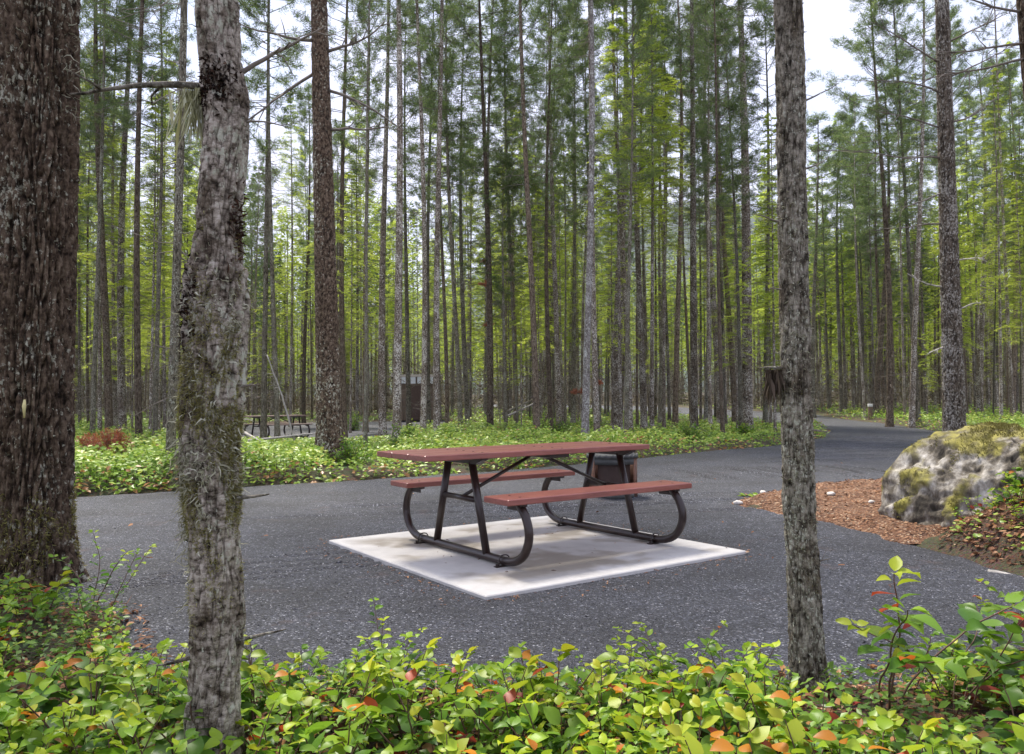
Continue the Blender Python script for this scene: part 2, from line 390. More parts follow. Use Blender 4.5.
ys = spaced(2.6, 103, lambda y: .028 if y < 6 else .028+(y-6)*.0035 if y < 18 else .07+(y-18)*.02)
xs = spaced(-14, 20, lambda x: .036 if -3 < x < 7 else .036+min(abs(x+3), abs(x-7))*.02)
tag(grid_sheet("gravel_path", xs, ys, gravel_z, M_path, keep=lambda X, Y: sd_gravel(X, Y) > -.35), kind="structure")

# reddish wood-chip soil island
M_mulch, N, L, p = new_mat("bark_mulch")
v, _ = objvec(N, L, (1, 1, 1)); vo = tex(N, L, 'Voronoi', 55, v); n2 = tex(N, L, 'Noise', 5, v, 5, .7)
sx = N.new('ShaderNodeSeparateColor'); L.new(vo.outputs['Color'], sx.inputs[0])
r1 = ramp(N, [(0, (.08, .035, .018)), (.6, (.24, .11, .05)), (.9, (.38, .21, .11)), (1, (.55, .42, .28))]); L.new(sx.outputs[0], r1.inputs[0])
r3 = ramp(N, [(.3, (.7, .7, .7)), (.7, (1.2, 1.2, 1.2))]); L.new(n2.outputs[0], r3.inputs[0]); c = mixc(N, L, 1, r1.outputs[0], r3.outputs[0], 'MULTIPLY')
L.new(c, p.inputs['Base Color']); p.inputs['Roughness'].default_value = .9; bump(N, L, p, vo.outputs['Distance'], .03)
def mulch_z(X, Y):
    s = sdist(X, Y, MULCH)+.1*(vnoise(X, Y, 4, 19)-.5)
    return base_z(X, Y)+np.clip(s*.30+.0, -.09, .06)+.05*vnoise(X, Y, 2, 21)+.03*vnoise(X, Y, 8, 22)-.02
tag(grid_sheet("mulch_bed", spaced(1.8, 8, lambda x: .035), spaced(4.6, 13, lambda y: .035), mulch_z, M_mulch, keep=lambda X, Y: sdist(X, Y, MULCH) > -.12), kind="structure")

# distant forested mountain
M_hill, N, L, p = new_mat("forested_slope")
v, _ = objvec(N, L, (1, 1, .5)); n = tex(N, L, 'Noise', .035, v, 8, .7); n2 = tex(N, L, 'Noise', .004, v, 4, .6)
r = ramp(N, [(.35, (.02, .04, .025)), (.65, (.06, .09, .05))]); L.new(n.outputs[0], r.inputs[0]); L.new(r.outputs[0], p.inputs['Base Color']); p.inputs['Roughness'].default_value = .95
bump(N, L, p, n.outputs[0], 8)
def hill_z(X, Y):
    r = 120*np.exp(-((Y-1500)/420.)**2)
    return -3+r*(.45+1.5*np.exp(-((X-330)/480.)**2)+.7*vnoise(X, Y, .0045, 31)+.25*vnoise(X, Y, .015, 32))*1.25
tag(grid_sheet("mountain", np.linspace(-2600, 2800, 160), np.linspace(700, 2300, 70), hill_z, M_hill), kind="structure")

# ------------------------------------------------------------------ conifers
def pine_trunk(rng, Hh, r0, n=12, bend=.15):
    z = np.concatenate([np.linspace(-.15, .6, 6), np.linspace(.9, Hh, 26)])
    ph = rng.uniform(0, 6.3, 2); 
    cx = bend*np.sin(z*.22+ph[0])-bend*np.sin(ph[0]); cy = bend*np.sin(z*.19+ph[1])-bend*np.sin(ph[1])
    r = r0*(1-.86*np.clip(z/Hh, 0, 1)**1.15)*(1+.45*np.exp(-np.clip(z, 0, 9)/.22))
    return np.stack([cx, cy, z], 1), r

def on_trunk(P, z): return np.array([np.interp(z, P[:, 2], P[:, 0]), np.interp(z, P[:, 2], P[:, 1]), z])

def add_dead_twigs(b, rng, P, R, z0, z1, n, lmin=.10, lmax=.9, mat=1):
    for _ in range(n):
        z = rng.uniform(z0, z1); a = rng.uniform(0, 6.283); Lt = lmin+(lmax-lmin)*rng.random()**2.2
        c = on_trunk(P, z); d = np.array([math.cos(a), math.sin(a), rng.uniform(-.5, .25)])
        pts = [c]
        for k in range(3):
            pts.append(pts[-1]+d*Lt/3); d = d+rng.normal(size=3)*.22; d[2] -= .08
        b.tube(pts, [.011, .008, .005, .002], 3, mat=mat, cap=False)
        if Lt > .35:
            for q in range(3):
                s0 = pts[1]*(1-q/3)+pts[3]*q/3; dd = norm(d+rng.normal(size=3)*.8)
                b.tube([s0, s0+dd*Lt*.3], [.005, .002], 3, mat=mat, cap=False)

def make_pine(seed, Hh, r0, cb, dens=1.0, bmat=None, twigs=150, spread=1.0):
    rng = np.random.default_rng(seed)
    root = thing("pine_tree", "pine", "tree")
    P, R = pine_trunk(rng, Hh, r0)
    b = B(); b.tube(P, R, 12)
    add_dead_twigs(b, rng, P, R, .8, cb+1.0, twigs)
    b.build("trunk", [bmat or M_pine, M_deadwood], root)
    b = B(); nb = int(60*dens)
    bases, dirs = [], []
    for i in range(nb):
        t = (i+rng.random())/nb; z = cb+(Hh-cb-.1)*t**.9
        prof = (.30+1.05*min(1, (1-t)*2.2)*(0.55+.45*min(1, t*5)))*spread
        Lb = prof*rng.uniform(.55, 1.2); a = rng.uniform(0, 6.283)
        sl = rng.uniform(-.35, .15)+t*.55
        c = on_trunk(P, z); d0 = norm(np.array([math.cos(a), math.sin(a), sl]))
        pts = [c]; d = d0.copy(); ns = 6
        for k in range(ns):
            pts.append(pts[-1]+d*Lb/ns); d = norm(d+np.array([0, 0, .10])+rng.normal(size=3)*.08)
        pts = np.array(pts); b.tube(pts[::2], np.linspace(.016, .004, len(pts[::2])), 3, mat=1, cap=False)
        # side twigs with tufts
        for k in range(2, ns+1):
            nt = 2 if k < ns else 3
            for q in range(nt):
                td = norm((pts[k]-pts[k-1])/np.linalg.norm(pts[k]-pts[k-1])*.8+rng.normal(size=3)*.55+np.array([0, 0, .15]))
                tl = rng.uniform(.12, .34)*(.7+.5*(1-k/ns))
                b.tube([pts[k], pts[k]+td*tl], [.005, .003], 3, mat=1, cap=False)
                bases.append(pts[k]+td*tl*rng.uniform(.35, 1.0)); dirs.append(td)
                bases.append(pts[k]+td*tl); dirs.append(td)
                bases.append(pts[k]+td*tl*.2+rng.normal(size=3)*.06); dirs.append(td)
    bases, dirs = np.array(bases), np.array(dirs)
    m = 12; bb = np.repeat(bases, m, 0)+rng.normal(size=(len(bases)*m, 3))*.045
    dd = norm(np.repeat(dirs, m, 0)*.9+rng.normal(size=(len(bases)*m, 3))*.75+np.array([0, 0, .1]))
    tn = np.repeat(rng.beta(2, 2, len(bases)), m)
    needles(b, bb, dd, rng.uniform(.06, .13, len(bb)), np.full(len(bb), .015), rng, tn, 0)
    b.build("crown", [M_needle, M_deadwood], root)
    return root

def make_hemlock(seed, Hh, r0, cb, width, sparse=1.0, nmat=None):
    """young shade conifer with flat drooping sprays"""
    rng = np.random.default_rng(seed)
    root = thing("young_hemlock", "hemlock", "tree")
    P, R = pine_trunk(rng, Hh, r0, bend=.08)
    b = B(); b.tube(P, R, 8); add_dead_twigs(b, rng, P, R, .3, cb, 24, .1, .6)
    b.build("trunk", [M_pine, M_deadwood], root)
    b = B(); nb = int(60*sparse*Hh/7)
    LB, LD, LU, LL, TT = [], [], [], [], []
    for i in range(nb):
        t = (i+rng.random())/nb; z = cb+(Hh-cb)*t
        Lb = width*(1-t)**.75*rng.uniform(.5, 1.15)+.12; a = rng.uniform(0, 6.283)
        c = on_trunk(P, z); d = norm(np.array([math.cos(a), math.sin(a), .18+.3*t])); pts = [c]
        for k in range(7):
            pts.append(pts[-1]+d*Lb/7); d = norm(d+np.array([0, 0, -.12])+rng.normal(size=3)*.05)
        pts = np.array(pts); b.tube(pts[::2], np.linspace(.012, .003, len(pts[::2])), 3, mat=1, cap=False)
        tb = rng.beta(2, 2)
        for k in range(1, 8):
            ax = norm(pts[k]-pts[k-1]); sd = norm(np.cross(ax, [0, 0, 1.]))
            for s in (-1, 1):
                tl = Lb*.42*(1-k/9)*rng.uniform(.6, 1.2)+.05
                td = norm(ax*.75+sd*s*.8+np.array([0, 0, -.12])+rng.normal(size=3)*.12)
                nn = max(3, int(tl/.045))
                for q in range(nn):
                    pp = pts[k]+td*tl*(q+.5)/nn
                    for s2 in (-1, 1):
                        ld = norm(td+np.cross(td, [0, 0, 1.])*s2*.9+rng.normal(size=3)*.15)
                        LB.append(pp); LD.append(ld); LU.append([rng.normal()*.25, rng.normal()*.25, 1]); LL.append(rng.uniform(.06, .11)); TT.append(np.clip(tb+.25*k/7+rng.normal()*.1, 0, 1))
    LB, LD, LU, LL = map(np.array, (LB, LD, LU, LL))
    diamonds(b, LB, LD, LU, LL, LL*.34, np.array(TT), 0, .1)
    b.build("crown", [nmat or M_hem, M_deadwood], root)
    return root

PINES = [make_pine(11, 21, .105, 11.5), make_pine(12, 19, .09, 9.5, .9, bmat=M_pine2), make_pine(13, 22.5, .12, 12.5, 1.15), make_pine(14, 17.5, .08, 8.2, .85, bmat=M_pine3),
         make_pine(15, 20, .10, 13, .7, spread=1.25), make_pine(16, 18.5, .095, 7.6, 1.2, bmat=M_pine2, spread=1.1), make_pine(17, 23, .11, 10.5, 1.0), make_pine(18, 16.5, .075, 8.8, .8, bmat=M_pine3)]
HEMS = [make_hemlock(31, 11, .06, 3.6, 1.25), make_hemlock(32, 9, .045, 3.0, 1.1), make_hemlock(33, 14, .075, 4.6, 1.5, .9), make_hemlock(34, 6, .035, 2.2, .9, .7), make_hemlock(35, 12.5, .07, 6, 1.3, .85)]
used_proto = set()
def place(proto, x, y, rz=0, s=1, zs=None, label="", group=None, name=None, lean=(0, 0)):
    if id(proto) in used_proto: o = copy_tree(proto)
    else: o = proto; used_proto.add(id(proto))
    o.location = (x, y, gz(x, y)); o.rotation_euler = (lean[0], lean[1], rz); o.scale = (s, s, zs or s)
    o["label"] = label
    if group: o["group"] = group
    elif "group" in o: del o["group"]
    if name: o.name = name
    return o

rnd = random.Random(7)
placed = []
def pr(i): return PINES[i % len(PINES)]
PR0 = [.105, .09, .12, .08, .10, .095, .11, .075]
PH0 = [21, 19, 22.5, 17.5, 20, 18.5, 23, 16.5]
# trunks the photo lets one tell apart: (x pixel, base pixel, width px, proto, height m, label, lean)
HERO = [
 (93, 447, 6, 3, 17, "thin pine nearest the right edge of the huge left fir", 0),
 (110, 445, 9, 1, 18, "dark pine standing behind the rust red dead bush, left of a close pair", 0),
 (124, 443, 9, 0, 20, "second dark pine of the close pair behind the rust red dead bush", 0),
 (140, 452, 8, 5, 18, "pine with its foot in the ground cover just right of the rust red bush", 0),
 (171, 482, 11, 7, 17, "lichen speckled pine growing at the gravel edge just left of the mossy near trunk", 0),
 (264, 443, 7, 3, 17, "slim pine in front of the left half of the far picnic table", 0),
 (278, 443, 6, 7, 17, "slim pine in front of the middle of the far picnic table", 0),
 (304, 425, 5, 1, 18, "thin pine behind the right end of the far picnic table", 0),
 (345, 440, 7, 5, 18, "thin pine close behind the right side of the stout dark pine", 0),
 (366, 432, 6, 1, 19, "thin pine in the gap right of the stout dark pine", 0),
 (383, 436, 9, 4, 20, "left pine of the tall pair right of the stout dark pine", 0),
 (397, 443, 10, 2, 22, "right and thicker pine of the tall pair right of the stout dark pine", 0),
 (409, 430, 6, 3, 18, "thin pine standing in front of the outhouse wall", 0),
 (429, 431, 6, 7, 18, "thin pine crossing the outhouse's right corner", 0),
 (423, 440, 7, 0, 20, "straight pine in front of the outhouse, above the tabletop's left end", 0),
 (437, 441, 8, 6, 21, "tall clean pine above the left end of the red tabletop", 0),
 (461, 436, 6, 3, 17, "thin pine above the left third of the tabletop", 0),
 (468, 433, 6, 7, 16, "thin pine with twiggy stem above the left third of the tabletop", 0),
 (490, 437, 8, 5, 18, "pine with a reddish scar halfway up behind the table", 0),
 (506, 437, 5, 3, 9, "thin broken topped pine with a torn orange end, behind the middle of the table", 0),
 (516, 430, 6, 1, 18, "dark thin pine beside the leaning pair of poles", 0),
 (537, 440, 8, 1, 20, "pine standing in the shrubs behind the centre of the tabletop", 0),
 (559, 432, 7, 0, 20, "dark pine left of the pale barked trunk", 0),
 (573, 428, 6, 3, 18, "thin dark pine touching the left side of the pale barked trunk", 0),
 (599, 428, 5, 7, 17, "thin pine just right of the pale barked trunk", 0),
 (616, 432, 12, 6, 21, "thick pine with two dense crowns above it, behind the right end of the tabletop", 0),
 (630, 437, 7, 4, 18, "pine with a rusty foot behind the right end of the tabletop", 0),
 (644, 434, 8, 0, 19, "pine right of the tabletop with its foot in the bright shrubs", 0),
 (660, 428, 6, 3, 18, "thin pine in front of the pale far track", 0),
 (675, 430, 7, 1, 19, "dark pine crossing the middle of the pale far track", 0),
 (694, 435, 9, 2, 20, "sturdy pine right of the middle of the pale far track", 0),
 (706, 425, 7, 5, 18, "red barked pine in front of the pale far track", 0),
 (720, 426, 8, 6, 21, "dark straight pine rising through a sky gap over the far track", 0),
 (735, 428, 7, 1, 19, "pine beside the thick one left of the near right trunk", 0),
 (747, 435, 13, 2, 22, "thick pine left of the near right trunk, at the edge of the shrub island", 0),
 (765, 428, 6, 3, 17, "thin pine right behind the broken limb of the near right trunk", 0),
 (813, 419, 6, 7, 17, "thin pine visible just right of the near right trunk", 0),
 (841, 416, 5, 3, 18, "slightly leaning slim pine left of the site marker post", 2),
 (862, 414, 4, 7, 16, "thin pine directly behind the site marker post", 0),
 (875, 419, 7, 1, 19, "slim pine leaning left, just right of the site marker post", 3),
 (889, 427, 8, 5, 18, "straight pine beside the track, second right of the marker post", 0),
 (911, 428, 7, 0, 19, "left stem of the twin leaning pines beside the track bend", 3),
 (918, 427, 6, 3, 18, "right stem of the twin leaning pines beside the track bend", 2.5),
 (979, 418, 8, 4, 19, "pine right of the tall branchy pine behind the mossy boulder", 1),
 (996, 416, 7, 6, 21, "pine near the right side of the picture behind the bank", 0),
 (1012, 420, 6, 1, 18, "last thin pine at the right side of the picture", 0),
 (716, 424, 4, 7, 15, "wiry little pine over the far track", 0),
 (585, 442, 9, 2, 21, "pale grey barked pine standing close behind the tabletop, right of centre", 0),
]
M_pale = bark_mat("pale_bark", (.08, .065, .058), (.20, .18, .16), (.32, .29, .265), lich=(.46, .46, .42), lfrac=.58, sc=1.1, lsc=22)
M_redbark = bark_mat("reddish_bark", (.05, .025, .018), (.15, .075, .05), (.25, .15, .11), lich=(.4, .38, .33), lfrac=.64, sc=1.1, lsc=22)
for i, (u, v_, w, pi, hh, lab, ln) in enumerate(HERO):
    u, v_ = unroll(u, v_); d = CAM_H*F_PX/max(4, v_-401.8)
    if v_ < 424: d = min(d, 56)
    d = min(d, 48); x = (u-512)/F_PX*d; y = d
    r_want = w*d/F_PX/2*.86
    o = place(pr(pi), x, y, rnd.uniform(0, 6.28), r_want/PR0[pi], hh/PH0[pi], label=lab, group="pines of the stand", name="pine_tree", lean=(0, math.radians(-ln)))
    if "pale grey" in lab or "red barked" in lab:
        t = [c for c in o.children if c.name.startswith("trunk")][0]
        t.data = t.data.copy() if len(t.data.materials) and t.data.users > 1 else t.data
        t.data.materials[0] = M_pale if "pale" in lab else M_redbark
    placed.append((x, y))

def clear(x, y, m=.7):
    X, Y = np.array([x]), np.array([y])
    return float(sd_gravel(X, Y)[0]) < -m and float(sdist(X, Y, MULCH)[0]) < -.5 and (x-SHED[0])**2+(y-SHED[1])**2 > 3.2**2 and float(mound_z(X, Y)[0]) < .05
SHED = (-5.5, 46.0)

MARKS = [(30, "behind the huge left fir"), (95, "just right of the huge left fir"), (118, "above the rust red bush"), (145, "right of the rust red bush"), (172, "left of the mossy near trunk"), (215, "behind the mossy near trunk"), (255, "above the far table's left part"),
         (290, "above the far table's right part"), (330, "around the stout dark pine"), (362, "right of the stout dark pine"), (392, "around the tall dark pair"), (418, "around the outhouse"), (445, "above the tabletop's left end"), (475, "left of the scarred pine"),
         (500, "right of the scarred pine"), (535, "around the tabletop's middle"), (562, "left of the pale barked trunk"), (592, "right of the pale barked trunk"), (618, "around the thick twin crowned pine"), (645, "above the tabletop's right end"), (675, "over the pale far track"),
         (705, "right part of the far track"), (740, "above the shrub island"), (770, "left of the near grey trunk"), (805, "behind the near grey trunk"), (838, "left of the marker post"), (870, "behind the marker post"), (900, "around the track bend pines"), (930, "left of the branchy pine"),
         (965, "right of the branchy pine"), (1000, "above the bank"), (1040, "at the right picture edge")]
def sector(u): return min(MARKS, key=lambda m: abs(m[0]-u))[1]
def describe(kind, s, lean, y, u):
    th = "thin" if s < .78 else "slender" if s < .95 else "fairly thick"
    ln = "left leaning " if lean < -.014 else "right leaning " if lean > .014 else "upright "
    dp = "near row" if y < 30 else "second row" if y < 38 else "middle rows" if y < 48 else "deep rows"
    return f"{th} {ln}{kind}, {dp}, {sector(u)}".replace("fairly thick young", "big young")
cnt = 0; tries = 0
while cnt < 228 and tries < 20000:
    tries += 1
    y = 19+46*rnd.random()**.85; u = rnd.uniform(-110, 1135)
    if u > 800 and y < 33: continue
    if u < 240 and y < 15: continue
    x = (u-512)/F_PX*y
    if not clear(x, y, .9 if y < 40 else .6): continue
    md = .8 if y < 30 else .9
    if any((x-a)**2+(y-b)**2 < md*md for a, b in placed): continue
    # keep the view of the hut and the far table half open
    if y < 44 and abs(u-(512+SHED[0]/SHED[1]*F_PX)) < 13 and rnd.random() < .9: continue
    if y < 30 and 240 < u < 318: continue
    if y < 58 and 800 < u < 905 and rnd.random() < .35: continue
    i = rnd.randrange(8); s = rnd.uniform(.48, .92); hs = rnd.uniform(.72, 1.02)
    if 430 < u < 520 or 800 < u < 900: hs *= .86
    lx_, ly_ = rnd.gauss(0, .012), rnd.gauss(0, .018)
    lab = describe("pine", s, ly_, y, u)
    place(pr(i), x, y, rnd.uniform(0, 6.28), s, hs, label=lab, group="pines of the stand", name="pine_tree", lean=(lx_, ly_))
    placed.append((x, y)); cnt += 1

for u, y, i, hs_, lab in [(486, 40, 3, 1.05, "mid distance pine whose pointed top shows in the sky gap above the table"), (470, 46, 7, 1.0, "shorter pine with pointed top left of the one in the sky gap"), (508, 44, 5, 1.0, "pine with full crown just right of the sky gap"), (452, 50, 3, 1.0, "small pine top in the left part of the sky gap"),
      (862, 47, 7, 1.15, "bushy topped pine in the wide sky gap left of the branchy pine"), (828, 50, 3, .95, "short pine top low in the wide sky gap"), (884, 44, 5, .95, "pine standing right of the bushy topped one in the wide gap"), (965, 38, 5, 1.05, "full crowned pine just right of the branchy pine")]:
    x = (u-512)/F_PX*y
    place(pr(i), x, y, u*1.0, 1.15, hs_, label=lab, name="pine_tree"); placed.append((x, y))
# bright young hemlocks among the pines
cnt = 0; tries = 0
HEM_FIX = [(100, 24, 2, 1.0), (150, 22, 0, .95), (165, 30, 2, 1.1), (225, 34, 0, 1.1), (290, 38, 2, 1.15), (357, 38, 2, 1.2), (350, 30, 0, .9), (440, 44, 2, 1.25), (470, 36, 0, 1.15), (510, 34, 1, 1.1), (540, 30, 1, 1.0),
           (620, 24, 4, 1.05), (655, 40, 2, 1.2), (700, 38, 2, 1.1), (560, 48, 2, 1.2), (770, 50, 2, 1.2), (822, 52, 2, 1.3), (845, 50, 2, 1.35), (870, 56, 2, 1.45), (895, 48, 0, 1.15), (925, 42, 2, 1.3), (975, 46, 2, 1.35),
           (1000, 33, 2, 1.05), (1015, 40, 2, 1.35), (965, 36, 0, .95), (80, 34, 2, 1.1), (120, 40, 2, 1.2), (200, 42, 2, 1.2), (400, 52, 2, 1.2), (735, 58, 2, 1.3), (600, 58, 2, 1.3), (490, 56, 2, 1.3)]
for u, y, pi, s in HEM_FIX:
    x = (u-512)/F_PX*y
    lab = describe("bright green hemlock", s*.8, 0, y, u).replace("upright ", "")
    place(HEMS[pi], x, y, rnd.uniform(0, 6.28), s*.85, s, label=lab, group="young hemlocks among the pines", name="young_hemlock"); placed.append((x, y)); cnt += 1
while cnt < 235 and tries < 30000:
    tries += 1
    y = 21+46*rnd.random()**.8; u = rnd.uniform(-100, 1130); x = (u-512)/F_PX*y
    if not clear(x, y, .9): continue
    if y < 44 and 385 < u < 445: continue
    s = rnd.uniform(.6, 1.2); lab = describe("young green hemlock", s*.9, 0, y, u).replace("upright ", "")
    place(HEMS[rnd.randrange(5)], x, y, rnd.uniform(0, 6.28), s*.9, s, label=lab, group="young hemlocks among the pines", name="young_hemlock"); cnt += 1

# far forest as one mass
def far_forest():
    rng = np.random.default_rng(77); b = B()
    for k in range(1500):
        y = 52+130*rng.random()**1.15; u = rng.uniform(-350, 1370); x = (u-512)/F_PX*y
        if sdist(np.array([x]), np.array([y]), MAIN)[0] > -1 or (y < 62 and (x-SHED[0])**2 < 9): continue
        hh = rng.uniform(11, 19)*(.85 if 430 < u < 520 or 800 < u < 900 else 1); z0 = float(base_z(np.array([x]), np.array([y]))[0]); r = rng.uniform(.07, .13)
        ln = rng.normal(size=2)*.25
        b.tube([(x, y, z0), (x+ln[0]*.5, y+ln[1]*.5, z0+hh*.5), (x+ln[0], y+ln[1], z0+hh)], [r, r*.75, .02], 5, mat=1, cap=False)
        n = 680; cb = rng.uniform(.22, .58); t = cb+(1-cb)*rng.random(n)**.85; a = rng.uniform(0, 6.283, n); young = cb < .42
        rad = (1.7*(1-t)**.7+.15)*rng.random(n)**.6
        base = np.stack([x+ln[0]*t+np.cos(a)*rad, y+ln[1]*t+np.sin(a)*rad, z0+hh*t], 1)
        d = norm(np.stack([np.cos(a), np.sin(a), rng.normal(size=n)*.4+.1], 1))
        diamonds(b, base, d, rng.normal(size=(n, 3))+np.array([0, 0, 1.]), rng.uniform(.25, .5, n), rng.uniform(.08, .14, n), np.clip(rng.beta(2, 2, n)*.7+(.15 if young else 0), 0, 1), 2 if young else 0)
        m = 90; a = rng.uniform(0, 6.283, m); needles(b, np.stack([x+0*a, y+0*a, z0+hh*.5*rng.random(m)], 1), norm(np.stack([np.cos(a), np.sin(a), rng.normal(size=m)*.3-.1], 1)), rng.uniform(.2, .9, m), np.full(m, .035), rng, .3, 1)
    # dry twigs, brush and fallen wood closing the view low down
    m = 70000; y = rng.uniform(58, 150, m); u = rng.uniform(-350, 1370, m); x = (u-512)/F_PX*y; k = sdist(x, y, MAIN) < -1.5; x, y = x[k], y[k]; m = len(x)
    zz = base_z(x, y)+4.5*rng.random(m)**1.6; L_ = rng.uniform(.4, 1.6, m)
    needles(b, np.stack([x, y, zz], 1), norm(rng.normal(size=(m, 3))*[1, 1, .8]), L_, np.full(m, .07), rng, rng.random(m), 3)
    o = b.build("far_forest", [M_needle, M_pine, M_hem, leaf_mat("dry_brush", [(0, (.05, .035, .02)), (.6, (.12, .09, .055)), (1, (.14, .17, .05))], trans=.2, rough=.8, spec=.1)]); tag(o, "dim wall of more pines and firs closing the view behind the stand", "forest", kind="stuff")
far_forest()

# ------------------------------------------------------------------ ground cover (bright salal carpet beyond the gravel)
def cover():
    rng = np.random.default_rng(5); b = B()
    n = 300000
    y = 9.2*np.exp(rng.random(n)*math.log(75/9.2)); u = rng.uniform(-120, 1150, n); x = (u-512)/F_PX*y
    s = sd_gravel(x, y)+.25*(vnoise(x, y, 2.2, 41)-.5)
    k = (s < .03) & (mound_z(x, y) < .02) & (sdist(x, y, MULCH) < -.1)
    clump = vnoise(x, y, .9, 42)*.6+vnoise(x, y, 2.6, 43)*.4
    k &= rng.random(n) < np.clip((clump-.22)*4, 0.04, 1)*np.clip(1.5-y/50, .15, 1)
    x, y, s, clump = x[k], y[k], s[k], clump[k]; n = len(x)
    hh = (.10+.62*np.clip(clump-.25, 0, 1))*np.clip((-s)*2.2+.25, .2, 1)*1.15
    uu = x/y*F_PX+512; hh *= np.where((uu > 225) & (uu < 400) & (y > 14), .2, 1)*np.where((uu > 550) & (uu < 800) & (y > 18), .55, 1)
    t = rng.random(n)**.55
    z = ground_z(x, y)+hh*t
    a = rng.uniform(0, 6.283, n)
    d = norm(np.stack([np.cos(a), np.sin(a), rng.normal(size=n)*.35], 1))
    L_ = rng.uniform(.055, .105, n)*(1+np.clip(y-20, 0, 40)/40)
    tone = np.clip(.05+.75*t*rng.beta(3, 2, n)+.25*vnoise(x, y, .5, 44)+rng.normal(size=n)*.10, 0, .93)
    tone = np.where(rng.random(n) < .012, 1, tone)
    edge = (s > -.35) & (rng.random(n) < .16); tone = np.where(edge, 1, tone)
    diamonds(b, np.stack([x, y, z], 1), d, rng.normal(size=(n, 3))*.4+np.array([0, -.2, 1.]), L_, L_*.62, tone, 0, .15)
    # thin stems
    m = rng.integers(0, n, 9000); p0 = np.stack([x[m], y[m], ground_z(x[m], y[m])], 1); p1 = np.stack([x[m], y[m], z[m]], 1)
    needles(b, p0, norm(p1-p0+rng.normal(size=p0.shape)*.03), hh[m], np.full(len(m), .012), rng, .2, 1)
    # plants on the bank: dense on top, thin on its face
    n = 60000; x = rng.uniform(3.1, 10.5, n); y = rng.uniform(4.8, 10.4, n); mz = mound_z(x, y)
    cl = vnoise(x, y, 2.0, 51)*.5+vnoise(x, y, 5, 52)*.5
    k = (mz > .05) & (rng.random(n) < np.clip((mz-.20)*2.4, .38, 1)*np.clip((cl-.30)*5, 0, 1)) & ((x-3.9)**2+(y-6.85)**2 > .55**2)
    x, y, mz = x[k], y[k], mz[k]; n = len(x); t = rng.random(n); a = rng.uniform(0, 6.283, n)
    z = ground_z(x, y)+t*(.05+.22*np.clip(mz-.3, 0, 1)); L_ = rng.uniform(.03, .065, n)
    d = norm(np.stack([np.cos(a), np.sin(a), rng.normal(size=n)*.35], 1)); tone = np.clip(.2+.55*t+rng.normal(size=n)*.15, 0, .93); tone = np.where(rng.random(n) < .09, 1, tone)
    diamonds(b, np.stack([x, y, z], 1), d, rng.normal(size=(n, 3))*.4+np.array([0, -.2, 1.]), L_, L_*.62, tone, 0, .15)
    # low leaves under the near thicket
    n = 24000; y = rng.uniform(1.5, 4.6, n); u = rng.uniform(-140, 1160, n); x = (u-512)/F_PX*y
    k = (sd_gravel(x, y) < .02) & (vnoise(x, y, 3, 61)*.6+vnoise(x, y, 8, 62)*.4 > .36); x, y = x[k], y[k]; n = len(x); t = rng.random(n)
    z = ground_z(x, y)+.01+t*.10; a = rng.uniform(0, 6.283, n); d = norm(np.stack([np.cos(a), np.sin(a), rng.normal(size=n)*.4], 1)); L_ = rng.uniform(.018, .045, n)
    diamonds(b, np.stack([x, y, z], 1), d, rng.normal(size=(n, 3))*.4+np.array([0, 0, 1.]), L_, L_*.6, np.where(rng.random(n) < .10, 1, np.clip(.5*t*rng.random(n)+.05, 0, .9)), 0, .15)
    tag(b.build("ground_cover", [M_cover, M_stem]), "low carpet of bright green leafy ground cover between the trunks beyond the gravel", "ground cover", kind="stuff")
cover()

# ------------------------------------------------------------------ two shrubs kinds
def salal_mesh(b, bs, rng, nst, hgt, leafL, yellow=.0, red=.018, bare=0.):
    LB, LD, LU, LL, TT = [], [], [], [], []
    for s in range(nst):
        a = rng.uniform(0, 6.283); out = rng.uniform(.05, .55); Ls = hgt*rng.uniform(.65, 1.15)
        d = norm(np.array([math.cos(a)*out, math.sin(a)*out, 1.])); p = np.array([math.cos(a), math.sin(a), 0])*rng.uniform(0, .05); pts = [p.copy()]
        n = max(5, int(Ls/.030)); zig = 1
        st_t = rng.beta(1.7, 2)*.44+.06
        for k in range(n):
            d = norm(d+np.array([math.cos(a), math.sin(a), 0])*.05+rng.normal(size=3)*.09); p = p+d*Ls/n; pts.append(p.copy())
            if k/n < bare: continue
            for rep in range(1 if k < n-1 else 3):
                aa = rng.uniform(0, 6.283) if rep else a+zig*1.4+rng.normal()*.6
                zig = -zig
                ld = norm(np.array([math.cos(aa), math.sin(aa), rng.uniform(-.15, .7)])+d*.35)
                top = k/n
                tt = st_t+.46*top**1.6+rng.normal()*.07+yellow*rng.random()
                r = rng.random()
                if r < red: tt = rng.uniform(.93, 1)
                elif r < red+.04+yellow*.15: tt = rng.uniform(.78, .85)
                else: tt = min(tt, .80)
                size = leafL*rng.uniform(.55, 1.05)*(1 if k < n-2 else .65)
                LB.append(p+ld*.008); LD.append(ld); LU.append(norm(np.array([rng.normal()*.35, rng.normal()*.35-.15, 1]))); LL.append(size); TT.append(max(0, tt))
        bs.tube(pts, np.linspace(.0035, .0014, len(pts)), 4, cap=False)
    LB, LD, LU, LL, TT = map(np.array, (LB, LD, LU, LL, TT))
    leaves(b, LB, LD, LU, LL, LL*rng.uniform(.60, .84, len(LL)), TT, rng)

def make_salal(seed, nst, hgt, leafL, **k):
    rng = np.random.default_rng(seed); root = thing("salal_shrub", "salal", "shrub")
    b, bs = B(), B(); salal_mesh(b, bs, rng, nst, hgt, leafL, **k)
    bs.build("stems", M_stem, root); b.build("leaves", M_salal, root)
    return root

